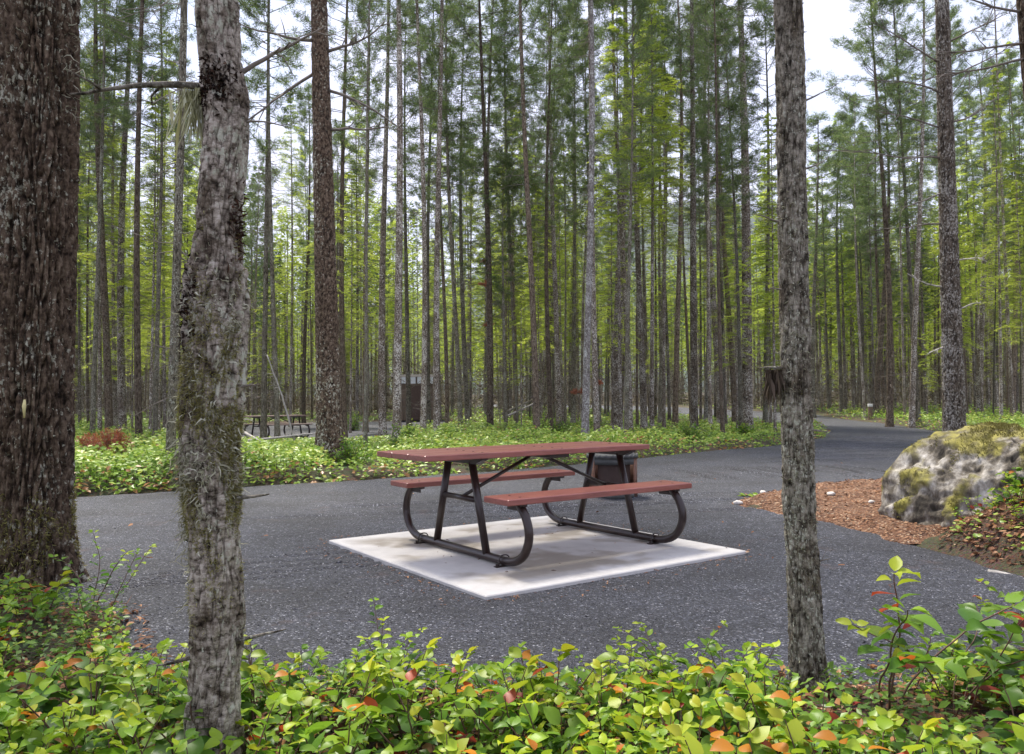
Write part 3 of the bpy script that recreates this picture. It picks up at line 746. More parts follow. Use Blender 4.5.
SAL = [make_salal(101, 5, .22, .078), make_salal(102, 4, .26, .070, yellow=.3), make_salal(103, 6, .17, .066, yellow=.15), make_salal(104, 3, .32, .078, bare=.2),
       make_salal(105, 5, .20, .060, yellow=.45), make_salal(106, 5, .23, .084, red=.08, yellow=.15), make_salal(107, 4, .16, .056, yellow=.25, red=.05)]
SN = ["broad leaved", "yellow green", "low dense", "tall sparse", "small leaved yellow", "red flecked", "small pale"]
NEAR = [(-30, "below the huge fir's left side"), (30, "below the huge fir's foot"), (80, "below the huge fir's right root"), (125, "halfway from fir to mossy trunk"), (165, "just left of the mossy trunk"), (215, "at the mossy trunk's foot"), (265, "just right of the mossy trunk"),
        (310, "a step right of the mossy trunk"), (355, "below the slab's left corner"), (405, "left of the slab's near corner"), (455, "below the near bench's left end"), (500, "below the slab's near corner"), (550, "below the near bench"), (600, "below the table's right legs"),
        (650, "below the tabletop's right end"), (700, "below the bench's right end"), (745, "below the slab's right corner"), (785, "at the grey trunk's foot"), (830, "just right of the grey trunk"), (875, "under the tall red leaved sprig"), (925, "below the boulder"), (975, "below the bank"), (1030, "in the right bottom corner")]
def near_sector(u): return min(NEAR, key=lambda m: abs(m[0]-u))[1]
r2 = random.Random(21); npl = []
def near_edge(x):           # how far the thicket reaches
    xs_ = [-6, -2.6, -2.1, -1.75, -1.3, -.8, 0, .6, 1.2, 1.8, 2.6, 4.2]; ds = [4.6, 4.4, 4.1, 3.5, 3.02, 2.98, 2.92, 3.05, 2.95, 2.95, 3.35, 4.1]
    return float(np.interp(x, xs_, ds))
cnt = 0; tries = 0
while cnt < 255 and tries < 30000:
    tries += 1
    y = r2.uniform(1.62, 4.5); u = r2.uniform(-110, 1130); x = (u-512)/F_PX*y
    if y > near_edge(x)-.04: continue
    if any((x-a)**2+(y-b)**2 < .105**2 for a, b in npl): continue
    if y > near_edge(x)-.75 and float(vnoise(np.array([x]), np.array([y]), 2.6, 71)[0]) < .42: continue
    i = r2.randrange(7); s = r2.uniform(.7, 1.15)
    if y > near_edge(x)-.3: s *= .8
    if y < 2.2: s *= .9
    lab = SN[i]+" shrub "+near_sector(u)+(", gravel edge" if y > near_edge(x)-.35 else ", mid thicket" if y > near_edge(x)-.8 else ", nearest")
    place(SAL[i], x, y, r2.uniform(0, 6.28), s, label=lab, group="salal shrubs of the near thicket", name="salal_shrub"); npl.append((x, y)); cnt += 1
# the tall sprig right of the near right trunk, with red leaves
tall = make_salal(208, 4, .74, .085, red=.12, bare=.35); place(tall, 1.22, 2.66, 4.3, 1.1, label="tallest leafy sprig with orange red lower leaves, right of the near grey trunk")
t7 = make_salal(212, 5, .55, .085, red=.06, bare=.2); place(t7, 1.42, 2.62, 2.0, 1.0, label="broad leaved green sprig arching right beside the tall red leaved one")
t2 = make_salal(202, 3, .50, .06, bare=.4); place(t2, -.47, 2.86, 0, .60, label="upright green sprig rising against the gravel right of the mossy trunk")
t3 = make_salal(203, 4, .50, .045, bare=.45); place(t3, -1.95, 3.75, 0, .9, label="thin leafy sprig standing on the gravel edge right of the huge fir's foot")
t4 = make_salal(204, 5, .52, .062, bare=.25); place(t4, .60, 2.95, 0, .65, label="spreading sprig with orange tips left of the near right trunk")
t5 = make_salal(205, 3, .55, .05, bare=.2); place(t5, -2.30, 4.42, 0, 1, label="small green sprig against the right side of the huge fir's foot")
t6 = make_salal(206, 6, .55, .07, bare=.15); place(t6, 2.0, 3.0, 0, .75, label="leafy arching shrub at the right edge of the picture")

# bushes on the bank and round the trunks
def make_bush(seed, r, h, n, leaf=.06):
    rng = np.random.default_rng(seed); root = thing("huckleberry_bush", "bush", "bush")
    b, bs = B(), B()
    for k in range(n//14):
        a = rng.uniform(0, 6.283); e = rng.uniform(.15, 1.3); tip = np.array([math.cos(a)*math.cos(e)*r, math.sin(a)*math.cos(e)*r, math.sin(e)*h])*rng.uniform(.6, 1.05)
        pts = [np.zeros(3), tip*.5+rng.normal(size=3)*.05, tip]; bs.tube(pts, [.008, .005, .002], 3, cap=False)
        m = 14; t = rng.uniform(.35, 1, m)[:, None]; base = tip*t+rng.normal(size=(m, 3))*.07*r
        base[:, 2] = np.abs(base[:, 2])
        d = norm(rng.normal(size=(m, 3))*[1, 1, .5]); Ls = leaf*rng.uniform(.6, 1.1, m)
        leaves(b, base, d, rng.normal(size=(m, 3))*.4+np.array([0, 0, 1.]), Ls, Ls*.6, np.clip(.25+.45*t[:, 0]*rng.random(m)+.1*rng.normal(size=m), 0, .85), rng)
    bs.build("stems", M_stem, root); b.build("leaves", M_salal, root); return root
BU = [make_bush(301, .5, .6, 700), make_bush(302, .35, .42, 460), make_bush(303, .6, .85, 800)]
for u, v_, i, s, lab in [(352, 470, 0, .9, "bright leafy bush at the right foot of the stout dark pine"), (315, 470, 1, .9, "low leafy bush at the left foot of the stout dark pine"), (352, 431, 2, 1.1, "light green bush in the open behind the stout dark pine"),
      (405, 452, 0, 1.1, "leafy bush behind the left end of the tabletop"), (450, 447, 1, 1.2, "low leafy bush peeking over the left third of the tabletop"), (262, 472, 0, .8, "rounded leafy bush in front of the far picnic table"),
      (560, 440, 0, 1.0, "leafy bush just behind the middle of the tabletop"), (690, 445, 0, 1.0, "leafy bush on the shrub island right of the table"), (745, 440, 1, 1.1, "leafy bush at the tip of the shrub island"), (90, 455, 0, 1, "leafy bush left of the rust red dead bush"),
      (150, 470, 1, 1.1, "leafy bush by the foot of the lichen speckled pine")]:
    x, y = H(u, v_); place(BU[i], x, y, u, s, label=lab, group="leafy bushes beyond the gravel", name="huckleberry_bush")

# ------------------------------------------------------------------ large near trunks
def fb(x, y, z, o=4):
    return mn.fractal(Vector((x, y, z)), 1.0, 2.0, o, noise_basis='PERLIN_ORIGINAL')

PL_LAST = 1.0
def plates(x, y, z, w=.25):
    d = mn.voronoi(Vector((x, y, z)), distance_metric='DISTANCE', exponent=2.5)[0]
    global PL_LAST
    v_ = min(1, (d[1]-d[0])/w); PL_LAST = min(PL_LAST, v_); return v_
def hero_trunk(name, parent, mats, z_fine, zmax, cfn, rfn, disp, nth=140, nz=420):
    zs = np.concatenate([np.linspace(z_fine[0], z_fine[1], nz), np.linspace(z_fine[1]+.15, zmax, 40)])
    global PL_LAST
    V = np.zeros((len(zs), nth, 3)); TT_ = np.full((len(zs), nth), .5); th = np.arange(nth)*2*np.pi/nth
    for i, z in enumerate(zs):
        c = cfn(z); r = rfn(z)
        for j, a in enumerate(th):
            PL_LAST = 1.0; rr = r+disp(a, z, r); TT_[i, j] = PL_LAST
            V[i, j] = (c[0]+math.cos(a)*rr, c[1]+math.sin(a)*rr, z)
    m = len(zs); i = np.arange(m-1)[:, None]*nth; k = np.arange(nth)[None]; k2 = (k+1) % nth
    b = B(); b.add(V, np.stack([i+k, i+k2, i+nth+k2, i+nth+k], -1).reshape(-1, 4), TT_.ravel())
    return b.build(name, mats, parent), V[:nz], zs[:nz]

def branch(parent, p0, dirs, L, r0, name="branch", mat=None, seed=0, subs=3, n=7, drop=0.0):
    rng = np.random.default_rng(seed); b = B(); p = np.array(p0, float); d = norm(np.array(dirs, float)); pts = [p.copy()]
    for k in range(9):
        d = norm(d+rng.normal(size=3)*.09+np.array([0, 0, -drop])); p = p+d*L/9; pts.append(p.copy())
    b.tube(pts, np.linspace(r0, r0*.25, 10), n)
    for s in range(subs):
        k = rng.integers(2, 9); dd = norm(d+rng.normal(size=3)*.7); l = L*rng.uniform(.12, .35)
        b.tube([pts[k], pts[k]+dd*l*.5, pts[k]+dd*l+rng.normal(size=3)*.03], [r0*.4, r0*.28, r0*.1], 5)
    return b.build(name, mat or M_deadwood, parent)

# the huge old fir on the left
FX, FY = (29-512)/F_PX*5.05, 5.05
fir = thing("old_fir", "huge dark furrowed fir trunk with a mossy flared foot at the left edge", "tree", (FX, FY, gz(FX, FY)-.03))
def fir_r(z): return (.222-.008*z)*(1+.62*math.exp(-max(z, -.1)/.22)) if z < 6 else .21*(1-(z-6)/22)+.0
def fir_disp(a, z, r):
    x, y = math.cos(a)*1.4, math.sin(a)*1.4
    w = fb(x*2, y*2, z*1.2, 2)*.6
    pl = plates(x*5.5+w, y*5.5+w, z*3.4+w*1.5, .24); keep_ = PL_LAST; p2 = plates(x*13+w, y*13, z*10, .4); globals()['PL_LAST'] = keep_*(.6+.4*p2)
    f = .036*pl+.010*p2*pl-.012+.006*fb(x*22, y*22, z*22, 3)*pl+.02*fb(x, y, z*.6, 2)
    root = .07*math.exp(-max(z, 0)/.25)*math.sin(a*5+1)*1.0
    return f*(1 if z < 5 else .5)+root
fir_tr, FV, Fz = hero_trunk("trunk", fir, M_fir, (-.2, 4.3), 24, lambda z: (.012*z if z < 5 else .06, 0), lambda z: max(.03, fir_r(z)), fir_disp, 230, 560)

def fuzz(b, V, k, rng, L0, W0, tone, ch=1.0, up=0.0, jit=.5):
    """short hanging blades growing from surface points"""
    c = V.mean(axis=1, keepdims=True); n = norm(V-c)
    i = k[0]; j = k[1]; base = V[i, j]-n[i, j]*.003
    d = norm(n[i, j]*.7+rng.normal(size=base.shape)*jit+np.array([0, 0, -up]))
    needles(b, base, d, L0*rng.uniform(.5, 1.3, len(base)), np.full(len(base), W0), rng, np.clip(tone+rng.normal(size=len(base))*.15, 0, 1))

def ribbons(b, V, ks, rng, L, W, tone, seg=4, hang=.6):
    c = V.mean(axis=1, keepdims=True); nrm = norm(V-c)
    for i, j in zip(*ks):
        p = V[i, j]-nrm[i, j]*.002; d = norm(nrm[i, j]*.8+rng.normal(size=3)*.5); l = L*rng.uniform(.4, 1.3)
        sd = norm(np.cross(d, rng.normal(size=3)))*W*rng.uniform(.5, 1.2)
        rows = []
        for s in range(seg+1):
            w = (1-s/(seg+.6)); rows += [p-sd*w/2, p+sd*w/2]; d = norm(d+np.array([0, 0, -hang])*.35+rng.normal(size=3)*.6); p = p+d*l/seg
        b.add(rows, [[2*s, 2*s+1, 2*s+3, 2*s+2] for s in range(seg)], np.clip(tone+rng.normal()*.2, 0, 1))

rng = np.random.default_rng(8)
b = B(); nth = FV.shape[1]
for q in range(30000):
    i = int(rng.random()**2.0*110); j = rng.integers(0, nth)
    if fb(math.cos(j*6.283/nth)*1.5, math.sin(j*6.283/nth)*1.5, Fz[i]*3, 2)*1.3+.50-Fz[i]*.75 < 0: continue
    if q == 0: I, J = [], []
    I.append(i); J.append(j)
fuzz(b, FV, (np.array(I), np.array(J)), rng, .028, .008, .55, jit=.8); b.build("moss", M_moss, fir)
b = B(); I = rng.integers(60, 555, 2600); J = rng.integers(0, nth, 2600)
ribbons(b, FV, (I[:900], J[:900]), rng, .03, .010, .45)
JJ = (rng.normal(size=90)*5+nth*.985).astype(int) % nth; II = rng.integers(400, 556, 90); ribbons(b, FV, (II, JJ), rng, .16, .009, .55, 5, 1.4)
II = rng.integers(420, 556, 130); JJ = rng.integers(int(nth*.6), nth, 130); ribbons(b, FV, (II, JJ), rng, .10, .007, .4, 5, 1.6)
b.build("lichen", M_lichen, fir)
b = B(); b.tube([(.115, -.235, 1.24), (.117, -.243, 1.20), (.116, -.238, 1.13)], [.006, .012, .004], 8)
b.build("resin_drip", plain("resin", (.62, .55, .25), .5), fir)
crown = [c for c in PINES[2].children if c.name.startswith("crown")][0]
c = crown.copy(); col.objects.link(c); c.parent = fir; c.location = (0, 0, 0); c.scale = (1.7, 1.7, 1.08); c.name = "crown"

# pale mossy trunk close on the left
BX, BY = (216-512)/F_PX*2.25, 2.25
mt = thing("mossy_tree", "near pale barked trunk hung with shaggy moss and lichen, left of the picnic table", "tree", (BX, BY, gz(BX, BY)-.02))
def mt_c(z): return (.004*math.sin(z*2.1)+.008*math.sin(z*4.3+1)+.012*z-.012-.010*math.exp(-((z-1.15)/.3)**2)+.010*math.exp(-((z-1.85)/.14)**2)-.006*math.sin(z*9), 0)
def mt_r(z): return float(np.interp(z, [0, .12, .3, .58, .8, 1.0, 1.15, 1.38, 1.5, 1.7, 1.95, 2.05, 2.3, 8, 11], [.10, .078, .070, .068, .070, .077, .079, .073, .062, .061, .064, .058, .056, .035, .02]))
def mt_disp(a, z, r):
    x, y = math.cos(a)*.8, math.sin(a)*.8
    f = .010*fb(x*2.4, y*2.4, z*5, 3)+.004*fb(x*9, y*9, z*26, 3)-.006*(1-plates(x*5, y*5, z*9, .25))
    # bark torn open on the left face
    da = math.atan2(math.sin(a-3.9), math.cos(a-3.9))
    f += .018*math.exp(-(da/.55)**2-((z-1.30)/.17)**2)*(1+fb(x*8, y*8, z*15, 2))
    f -= .030*math.exp(-((da-.15)/.16)**2-((z-1.31)/.09)**2)
    db = math.atan2(math.sin(a-4.4), math.cos(a-4.4))
    f -= .020*math.exp(-(db/.5)**2-((z-1.98+db*.10)/.06)**2)*(.7+fb(x*9, y*9, z*20, 2))
    if .75 < z < 1.45: f += .016*abs(fb(x*5, y*5, z*11, 3))
    return f*(1 if z < 3.2 else .3)
mt_tr, MV, Mz = hero_trunk("trunk", mt, M_birch, (-.15, 2.7), 11, mt_c, mt_r, mt_disp, 130, 520)
rng = np.random.default_rng(18); nth = MV.shape[1]
def zi(z): return np.searchsorted(Mz, z)
I, J = [], []
for q in range(70000):
    z = .98+rng.normal()*.24; a = rng.uniform(0, 6.283)
    if not .25 < z < 1.6: continue
    if fb(math.cos(a)*1.2, math.sin(a)*1.2, z*5, 3)*1.4+.30-abs(z-1.0)*1.1 < 0: continue
    I.append(min(519, zi(z))); J.append(int(a/6.2832*nth) % nth)
b = B(); fuzz(b, MV, (np.array(I), np.array(J)), rng, .014, .003, .66, up=.4, jit=.8); b.build("moss", M_moss, mt)
b = B()
zz = np.clip(np.concatenate([rng.normal(.86, .07, 900), rng.normal(1.28, .10, 500), rng.normal(1.10, .12, 500), rng.uniform(.3, 2.6, 260)]), .1, 2.6)
zz = np.concatenate([zz, zz[:1900]+rng.normal(size=1900)*.03]); jj = rng.integers(0, nth, len(zz)); ang_ = jj*6.2832/nth
ok = np.array([fb(math.cos(a_)*1.3+7, math.sin(a_)*1.3, z_*7, 3) > -.10 for a_, z_ in zip(ang_, zz)]); zz, jj = np.clip(zz[ok], .05, 2.65), jj[ok]
h_ = len(zz)//2
ribbons(b, MV, (np.minimum(519, zi(zz[:h_])), jj[:h_]), rng, .036, .008, .62, 5, .35); ribbons(b, MV, (np.minimum(519, zi(zz[h_:])), jj[h_:]), rng, .03, .006, .22, 5, .5)
zz = rng.normal(.90, .06, 120); ribbons(b, MV, (zi(zz), (rng.normal(size=120)*9+nth*.58).astype(int) % nth), rng, .09, .005, .4, 6, 1.6)
zz = rng.uniform(.5, 1.45, 420); ribbons(b, MV, (zi(zz), (rng.normal(size=420)*6+nth*.52).astype(int) % nth), rng, .045, .007, .35, 5, .8)
zz = rng.normal(.70, .03, 60); ribbons(b, MV, (zi(zz), (rng.normal(size=60)*5+nth*.53).astype(int) % nth), rng, .09, .006, .25, 6, 1.6)
b.build("lichen", M_lichen, mt)
b = B()
zz = rng.normal(1.955, .035, 500); ribbons(b, MV, (zi(zz), (rng.normal(size=500)*13+nth*.70).astype(int) % nth), rng, .018, .012, .2, 3, .3)
zz = rng.normal(1.31, .06, 400); ribbons(b, MV, (zi(zz), (rng.normal(size=400)*6+nth*.62).astype(int) % nth), rng, .018, .010, .2, 3, .3)
zz = rng.normal(1.55, .05, 260); ribbons(b, MV, (zi(zz), (rng.normal(size=260)*6+nth*.97).astype(int) % nth), rng, .03, .008, .5, 3, .3)
b.build("torn_bark", leaf_mat("dark_torn_bark", [(0, (.015, .011, .010)), (1, (.09, .045, .025))], trans=0, rough=.9, spec=.1, rv=0), mt)
br = branch(mt, (-.03, .01, 1.965), (-1, .05, -.02), .36, .012, seed=3, subs=3, mat=M_grey)
branch(mt, (.05, 0, 1.99), (1, .3, .55), .30, .008, seed=4, subs=4)
branch(mt, (.05, 0, 1.86), (1, 0, 0), .16, .004, seed=5, subs=1)
branch(mt, (.05, -.01, .795), (1, -.1, .25), .10, .008, seed=6, subs=0, mat=M_grey)
branch(mt, (.05, -.01, 1.10), (1, -.1, .35), .07, .006, seed=7, subs=1)
branch(mt, (.05, -.01, .40), (1, -.2, .25), .16, .007, seed=71, subs=1, mat=M_grey)
branch(mt, (-.05, -.01, .36), (-1, -.1, -.2), .11, .008, seed=72, subs=1, mat=M_grey)
b = B(); I = rng.integers(0, 70, 400)       # beard of lichen hanging from the branch
for q in range(190):
    x0 = -.035-abs(rng.normal())*.03; p = np.array([x0, rng.normal()*.012, 1.95]); l = .03+.17*rng.random()**2; d = np.array([rng.normal()*.25, rng.normal()*.2, -1]); d = norm(d)
    w = .0013; b.add([p-[w, 0, 0], p+[w, 0, 0], p+d*l*.6+[w, 0, 0]+rng.normal(size=3)*.004, p+d*l], [[0, 1, 2, 3]], np.clip(.6+rng.normal()*.2, 0, 1))
b.build("beard_lichen", leaf_mat("beard_lichen", [(0, (.16, .16, .07)), (.5, (.32, .32, .16)), (1, (.5, .5, .34))], trans=.2, rough=.9, spec=.1, rv=0), mt)
c = crown.copy(); col.objects.link(c); c.parent = mt; c.location = (0, 0, -1.5); c.scale = (.8, .8, .55); c.name = "crown"

# grey trunk close on the right
GX, GY = (803-512)/F_PX*2.95, 2.95
gt = thing("grey_tree", "near slim grey trunk with curled lichen standing in the shrubs, right of the picnic table", "tree", (GX, GY, gz(GX, GY)-.02))
def gt_c(z): return (-.014*z-.008*math.sin(z*1.6), .01*math.sin(z*2))
def gt_r(z): return .0570*(1-.05*z)*(1+.35*math.exp(-max(z, 0)/.15)) if z < 9 else .02
def gt_disp(a, z, r):
    x, y = math.cos(a)*.8, math.sin(a)*.8
    return (-.004*(1-plates(x*5, y*5, z*8, .3))+.006*fb(x*3, y*3, z*5+9, 3)+.0045*fb(x*9, y*9, z*22+3, 3)+.004*abs(fb(x*5, y*5, z*9, 2)))*(1 if z < 3.2 else .3)
gt_tr, GV, Gz_ = hero_trunk("trunk", gt, M_grey, (-.15, 3.0), 12, gt_c, gt_r, gt_disp, 110, 480)
nth = GV.shape[1]; b = B()
zz = np.clip(np.concatenate([rng.normal(1.72, .10, 520), rng.normal(1.28, .10, 700), rng.normal(.95, .10, 260), rng.normal(.62, .05, 200), rng.uniform(.1, 2.9, 420)]), .1, 2.9)
ribbons(b, GV, (np.searchsorted(Gz_, zz), rng.integers(0, nth, len(zz))), rng, .019, .005, .45, 4, .2)
b.build("lichen", M_lichen, gt)
b = B(); I, J = [], []
for q in range(16000):
    z = rng.uniform(.2, 2.8); a = rng.uniform(0, 6.283)
    if fb(math.cos(a)*1.2+5, math.sin(a)*1.2, z*5, 3)-.14 < 0: continue
    I.append(min(479, np.searchsorted(Gz_, z))); J.append(int(a/6.2832*nth) % nth)
fuzz(b, GV, (np.array(I), np.array(J)), rng, .010, .003, .25, jit=.6); b.build("moss", M_moss, gt)
def gat(z): return gt_c(z)[0]
branch(gt, (gat(1.21)-.04, -.01, 1.21), (-1, 0, -.02), .10, .008, seed=11, subs=0, mat=M_grey)
b = B()
for q in range(120):
    p = np.array([gat(1.2)-.05-rng.random()*.06, rng.normal()*.01, 1.205]); l = rng.uniform(.02, .15); d = norm(np.array([rng.normal()*.18, rng.normal()*.2, -1])); w = .0022
    b.add([p-[w, 0, 0], p+[w, 0, 0], p+d*l*.6+rng.normal(size=3)*.006+[w, 0, 0], p+d*l], [[0, 1, 2, 3]], np.clip(.3+rng.normal()*.2, 0, 1))
b.build("beard_lichen", leaf_mat("brown_beard", [(0, (.04, .03, .02)), (1, (.16, .12, .09))], trans=.1, rough=.9, spec=.1, rv=0), gt)
for k, (z, sx_, l) in enumerate([(1.95, 1, .1), (1.75, -1, .12), (.98, 1, .07), (.80, -1, .05), (2.2, 1, .14), (.5, 1, .05), (1.5, -1, .05)]):
    branch(gt, (gat(z)+sx_*.045, -.01, z), (sx_, -.2, .2), l, .004, seed=30+k, subs=2)
c = crown.copy(); col.objects.link(c); c.parent = gt; c.location = (-.4, 0, -2); c.scale = (.8, .8, .6); c.name = "crown"

# stout dark pine beyond the gravel
def stout(name, label, u, v_, d, wpx, mat, seed, zf, lean=0., cs=(1.5, 1.5, 1.0), flare=.5):
    X, Y = (u-512)/F_PX*d, d; r0 = wpx*d/F_PX/2
    t = thing(name, label, "tree", (X, Y, gz(X, Y)-.04))
    def rr(z): return max(.03, r0*(1-.045*z)*(1+flare*math.exp(-max(z, 0)/.3)))
    def dp(a, z, r):
        x, y = math.cos(a), math.sin(a)
        return r*.13*plates(x*4+seed, y*4, z*4, .3)+r*.05*fb(x*9, y*9, z*9, 2)
    hero_trunk("trunk", t, mat, (-.2, zf), zf+9, lambda z: (lean*z, 0), rr, dp, 72, 340)
    c = crown.copy(); col.objects.link(c); c.parent = t; c.location = (lean*10, 0, (zf+9)*.0-.5); c.scale = cs; c.name = "crown"
    return t, X, Y
st, X, Y = stout("pine_tree", "stout dark furrowed pine rising from the shrubs at the gravel edge left of the table", 330, 465, 14.0, 23, M_fir, 3, 8.5, -.022)
for k, (z, sx_, l, e) in enumerate([(6.9, -1, 1.9, -.75), (6.6, 1, 1.6, -.35), (7.3, 1, 1.2, .25), (7.5, -1, 1.4, -.1), (5.9, 1, 1.0, -.2)]):
    branch(st, (-.022*z+sx_*.13, 0, z), (sx_, -.1, e), l, .03, seed=50+k, subs=9, n=6)
sb, X, Y = stout("pine_tree", "tall branchy pine with mottled bark rising behind the mossy boulder", 953, 432, 15.5, 19, M_pine, 9, 9.5, -.002)
for k, (z, sx_, l, e) in enumerate([(5.9, -1, 2.6, -.10), (6.5, -1, 1.4, .2), (4.6, -1, 1.3, -.1), (7.2, -1, 1.6, .5), (7.8, -1, 1.7, .35), (7.5, 1, 1.3, .3), (3.35, -1, .8, .2), (2.9, 1, .45, .25), (6.6, 1, 1.0, .2), (8.2, 1, 1.3, .4), (3.9, 1, .5, -.2), (5.2, -1, .9, -.3), (2.2, -1, .5, -.35)]):
    branch(sb, (-.002*z+sx_*.12, 0, z), (sx_, -.3, e), l, .020, seed=70+k, subs=9, n=5, mat=M_palewood if z < 4 else None)
# dark trunk cutting the upper right corner
ct, X, Y = stout("pine_tree", "dark leaning trunk cutting the upper right corner of the picture", 1062, 520, 7.6, 22, M_fir, 13, 6, -.012, cs=(1.2, 1.2, .9))
ct.rotation_euler = (0, math.radians(-2.2), 0); 
for k, (z, l, e) in enumerate([(4.2, .9, .15), (3.9, .8, .1), (4.6, 1.0, .25), (3.75, 1.0, -.25)]):
    branch(ct, (-.1, 0, z), (-1, 0, e), l, .014, seed=90+k, subs=12, n=5)

# ------------------------------------------------------------------ dead sticks, fallen poles
def pole(label, p0, p1, r, mat, name="fallen_pole", seed=0, bend=.06, subs=3):
    rng = np.random.default_rng(seed); p0, p1 = np.array(p0), np.array(p1); b = B(); n = 12
    L = np.linalg.norm(p1-p0); pts = [p0+(p1-p0)*k/(n-1)+rng.normal(size=3)*.008*L*.3+np.array([0, 0, 1])*bend*math.sin(math.pi*k/(n-1)) for k in range(n)]
    b.tube(pts, np.linspace(r, r*.55, n), 8)
    for s in range(subs):
        k = rng.integers(2, n-1); b.tube([pts[k], pts[k]+rng.normal(size=3)*.12], [r*.3, r*.1], 4)
    o = b.build(name, mat); return tag(o, label, "dead wood")
def P3(u, v, d):
    u, v = unroll(u, v)
    return ((u-512)/F_PX*d, d, CAM_H-(v-401.8)/F_PX*d)
pole("thin bleached stick leaning up beside the far picnic table", P3(295, 441, 21.5), P3(266, 355, 21.2), .028, M_palewood, "leaning_stick", 1, .18)
pole("fallen grey pole lying across the shrubs below the far picnic table", P3(246, 441, 20), P3(327, 432, 20.4), .032, M_palewood, "fallen_pole", 2, .0)
pole("short fallen pole angling down into the shrubs left of the far table's foot", P3(240, 430, 20.6), P3(262, 442, 19.8), .05, M_palewood, "fallen_pole", 3, 0)
pole("upper of two leaning poles behind the middle of the table", P3(502, 414, 27), P3(536, 398, 27.5), .05, M_grey, "fallen_pole", 4, 0)
pole("lower of two leaning poles behind the middle of the table", P3(503, 418, 26.7), P3(537, 402, 27.2), .04, M_palewood, "fallen_pole", 5, 0)
pole("thin dark pole slanting up to the left of the pale barked trunk", P3(538, 434, 27), P3(556, 398, 27), .05, M_fir, "fallen_pole", 6, 0)
pole("dark fallen branch in the ground cover right of the rust red bush", P3(143, 436, 19), P3(156, 447, 18.5), .05, M_fir, "fallen_pole", 7, 0)
pole("pale root end of wood lying at the gravel edge below the bank", P3(985, 571, 5.15), P3(1022, 580, 5.0), .02, M_palewood, "fallen_pole", 8, .01, 1)

# rust red dead bush and dead red sprays
def red_bush(label, p, r, h, n, seed):
    rng = np.random.default_rng(seed); t = thing("dead_bush", label, "dead bush", p); b, bs = B(), B()
    for k in range(n):
        a = rng.uniform(0, 6.283); e = rng.uniform(.1, 1.4); tip = np.array([math.cos(a)*math.cos(e)*r, math.sin(a)*math.cos(e)*r, math.sin(e)*h]); bs.tube([np.zeros(3), tip*.6, tip], [.008, .005, .002], 3, cap=False)
        m = 60; q = rng.uniform(.35, 1, m)[:, None]*tip+rng.normal(size=(m, 3))*.05*r
        needles(b, q, norm(tip*.6+rng.normal(size=(m, 3))*.5), rng.uniform(.03, .08, m), np.full(m, .012), rng, rng.random(m))
    bs.build("stems", M_deadwood, t); b.build("needles", M_redneedle, t)
red_bush("rust red dead bush in the ground cover right of the huge fir", (P3(112, 470, 13)[0], 13, gz(-6.5, 13)+.26), .34, .42, 42, 1)
red_bush("faded brown dead bush beside the rust red one", (P3(92, 468, 13.6)[0], 13.6, gz(-7, 13.6)+.22), .35, .35, 26, 2)
for u, v_, d, s, lab in [(578, 394, 24.2, .3, "red dead spray low beside the pale barked trunk"), (597, 384, 27, .22, "small red dead spray right of the pale barked trunk"), (487, 285, 26.4, .3, "rust red dead spray high on the scarred pine"), (484, 262, 26.4, .2, "topmost rust red dead spray beside the scarred pine"), (489, 326, 26.2, .22, "lower rust red dead spray beside the scarred pine")]:
    red_bush(lab, P3(u, v_, d), s, s*.6, 14, int(u))

# ------------------------------------------------------------------ picnic tables
M_plank, N, L, p = new_mat("red_brown_plank")
v, _ = objvec(N, L, (.12, 1, 1)); n = tex(N, L, 'Noise', 40, v, 4, .6); v2, _ = objvec(N, L); n2 = tex(N, L, 'Noise', 3.5, v2, 5, .65)
r = ramp(N, [(.3, (.22, .062, .045)), (.7, (.32, .105, .078))]); L.new(n.outputs[0], r.inputs[0])
r2_ = ramp(N, [(.35, (.86, .86, .86)), (.7, (1.12, 1.12, 1.12))]); L.new(n2.outputs[0], r2_.inputs[0])
L.new(mixc(N, L, 1, r.outputs[0], r2_.outputs[0], 'MULTIPLY'), p.inputs['Base Color']); p.inputs['Roughness'].default_value = .34; p.inputs['Specular IOR Level'].default_value = .75
bump(N, L, p, n.outputs[0], .0015)
M_plank2 = plain("weathered_plank", (.22, .16, .13), .6)
M_frame = plain("brown_steel", (.026, .014, .011), .34, var=.2, bd=.0006, spec=.5)
M_steel = plain("galvanised_steel", (.35, .35, .35), .4, .8)

def smooth_path(ctrl, n=6):
    P = [Vector(p) for p in ctrl]; out = []
    for i in range(len(P)-1):
        p0 = P[max(0, i-1)]; p1 = P[i]; p2 = P[i+1]; p3 = P[min(len(P)-1, i+2)]
        for k in range(n):
            t = k/n; out.append(.5*((2*p1)+(p2-p0)*t+(2*p0-5*p1+4*p2-p3)*t*t+(3*p1-p0-3*p2+p3)*t*t*t))
    out.append(P[-1]); return [tuple(p) for p in out]

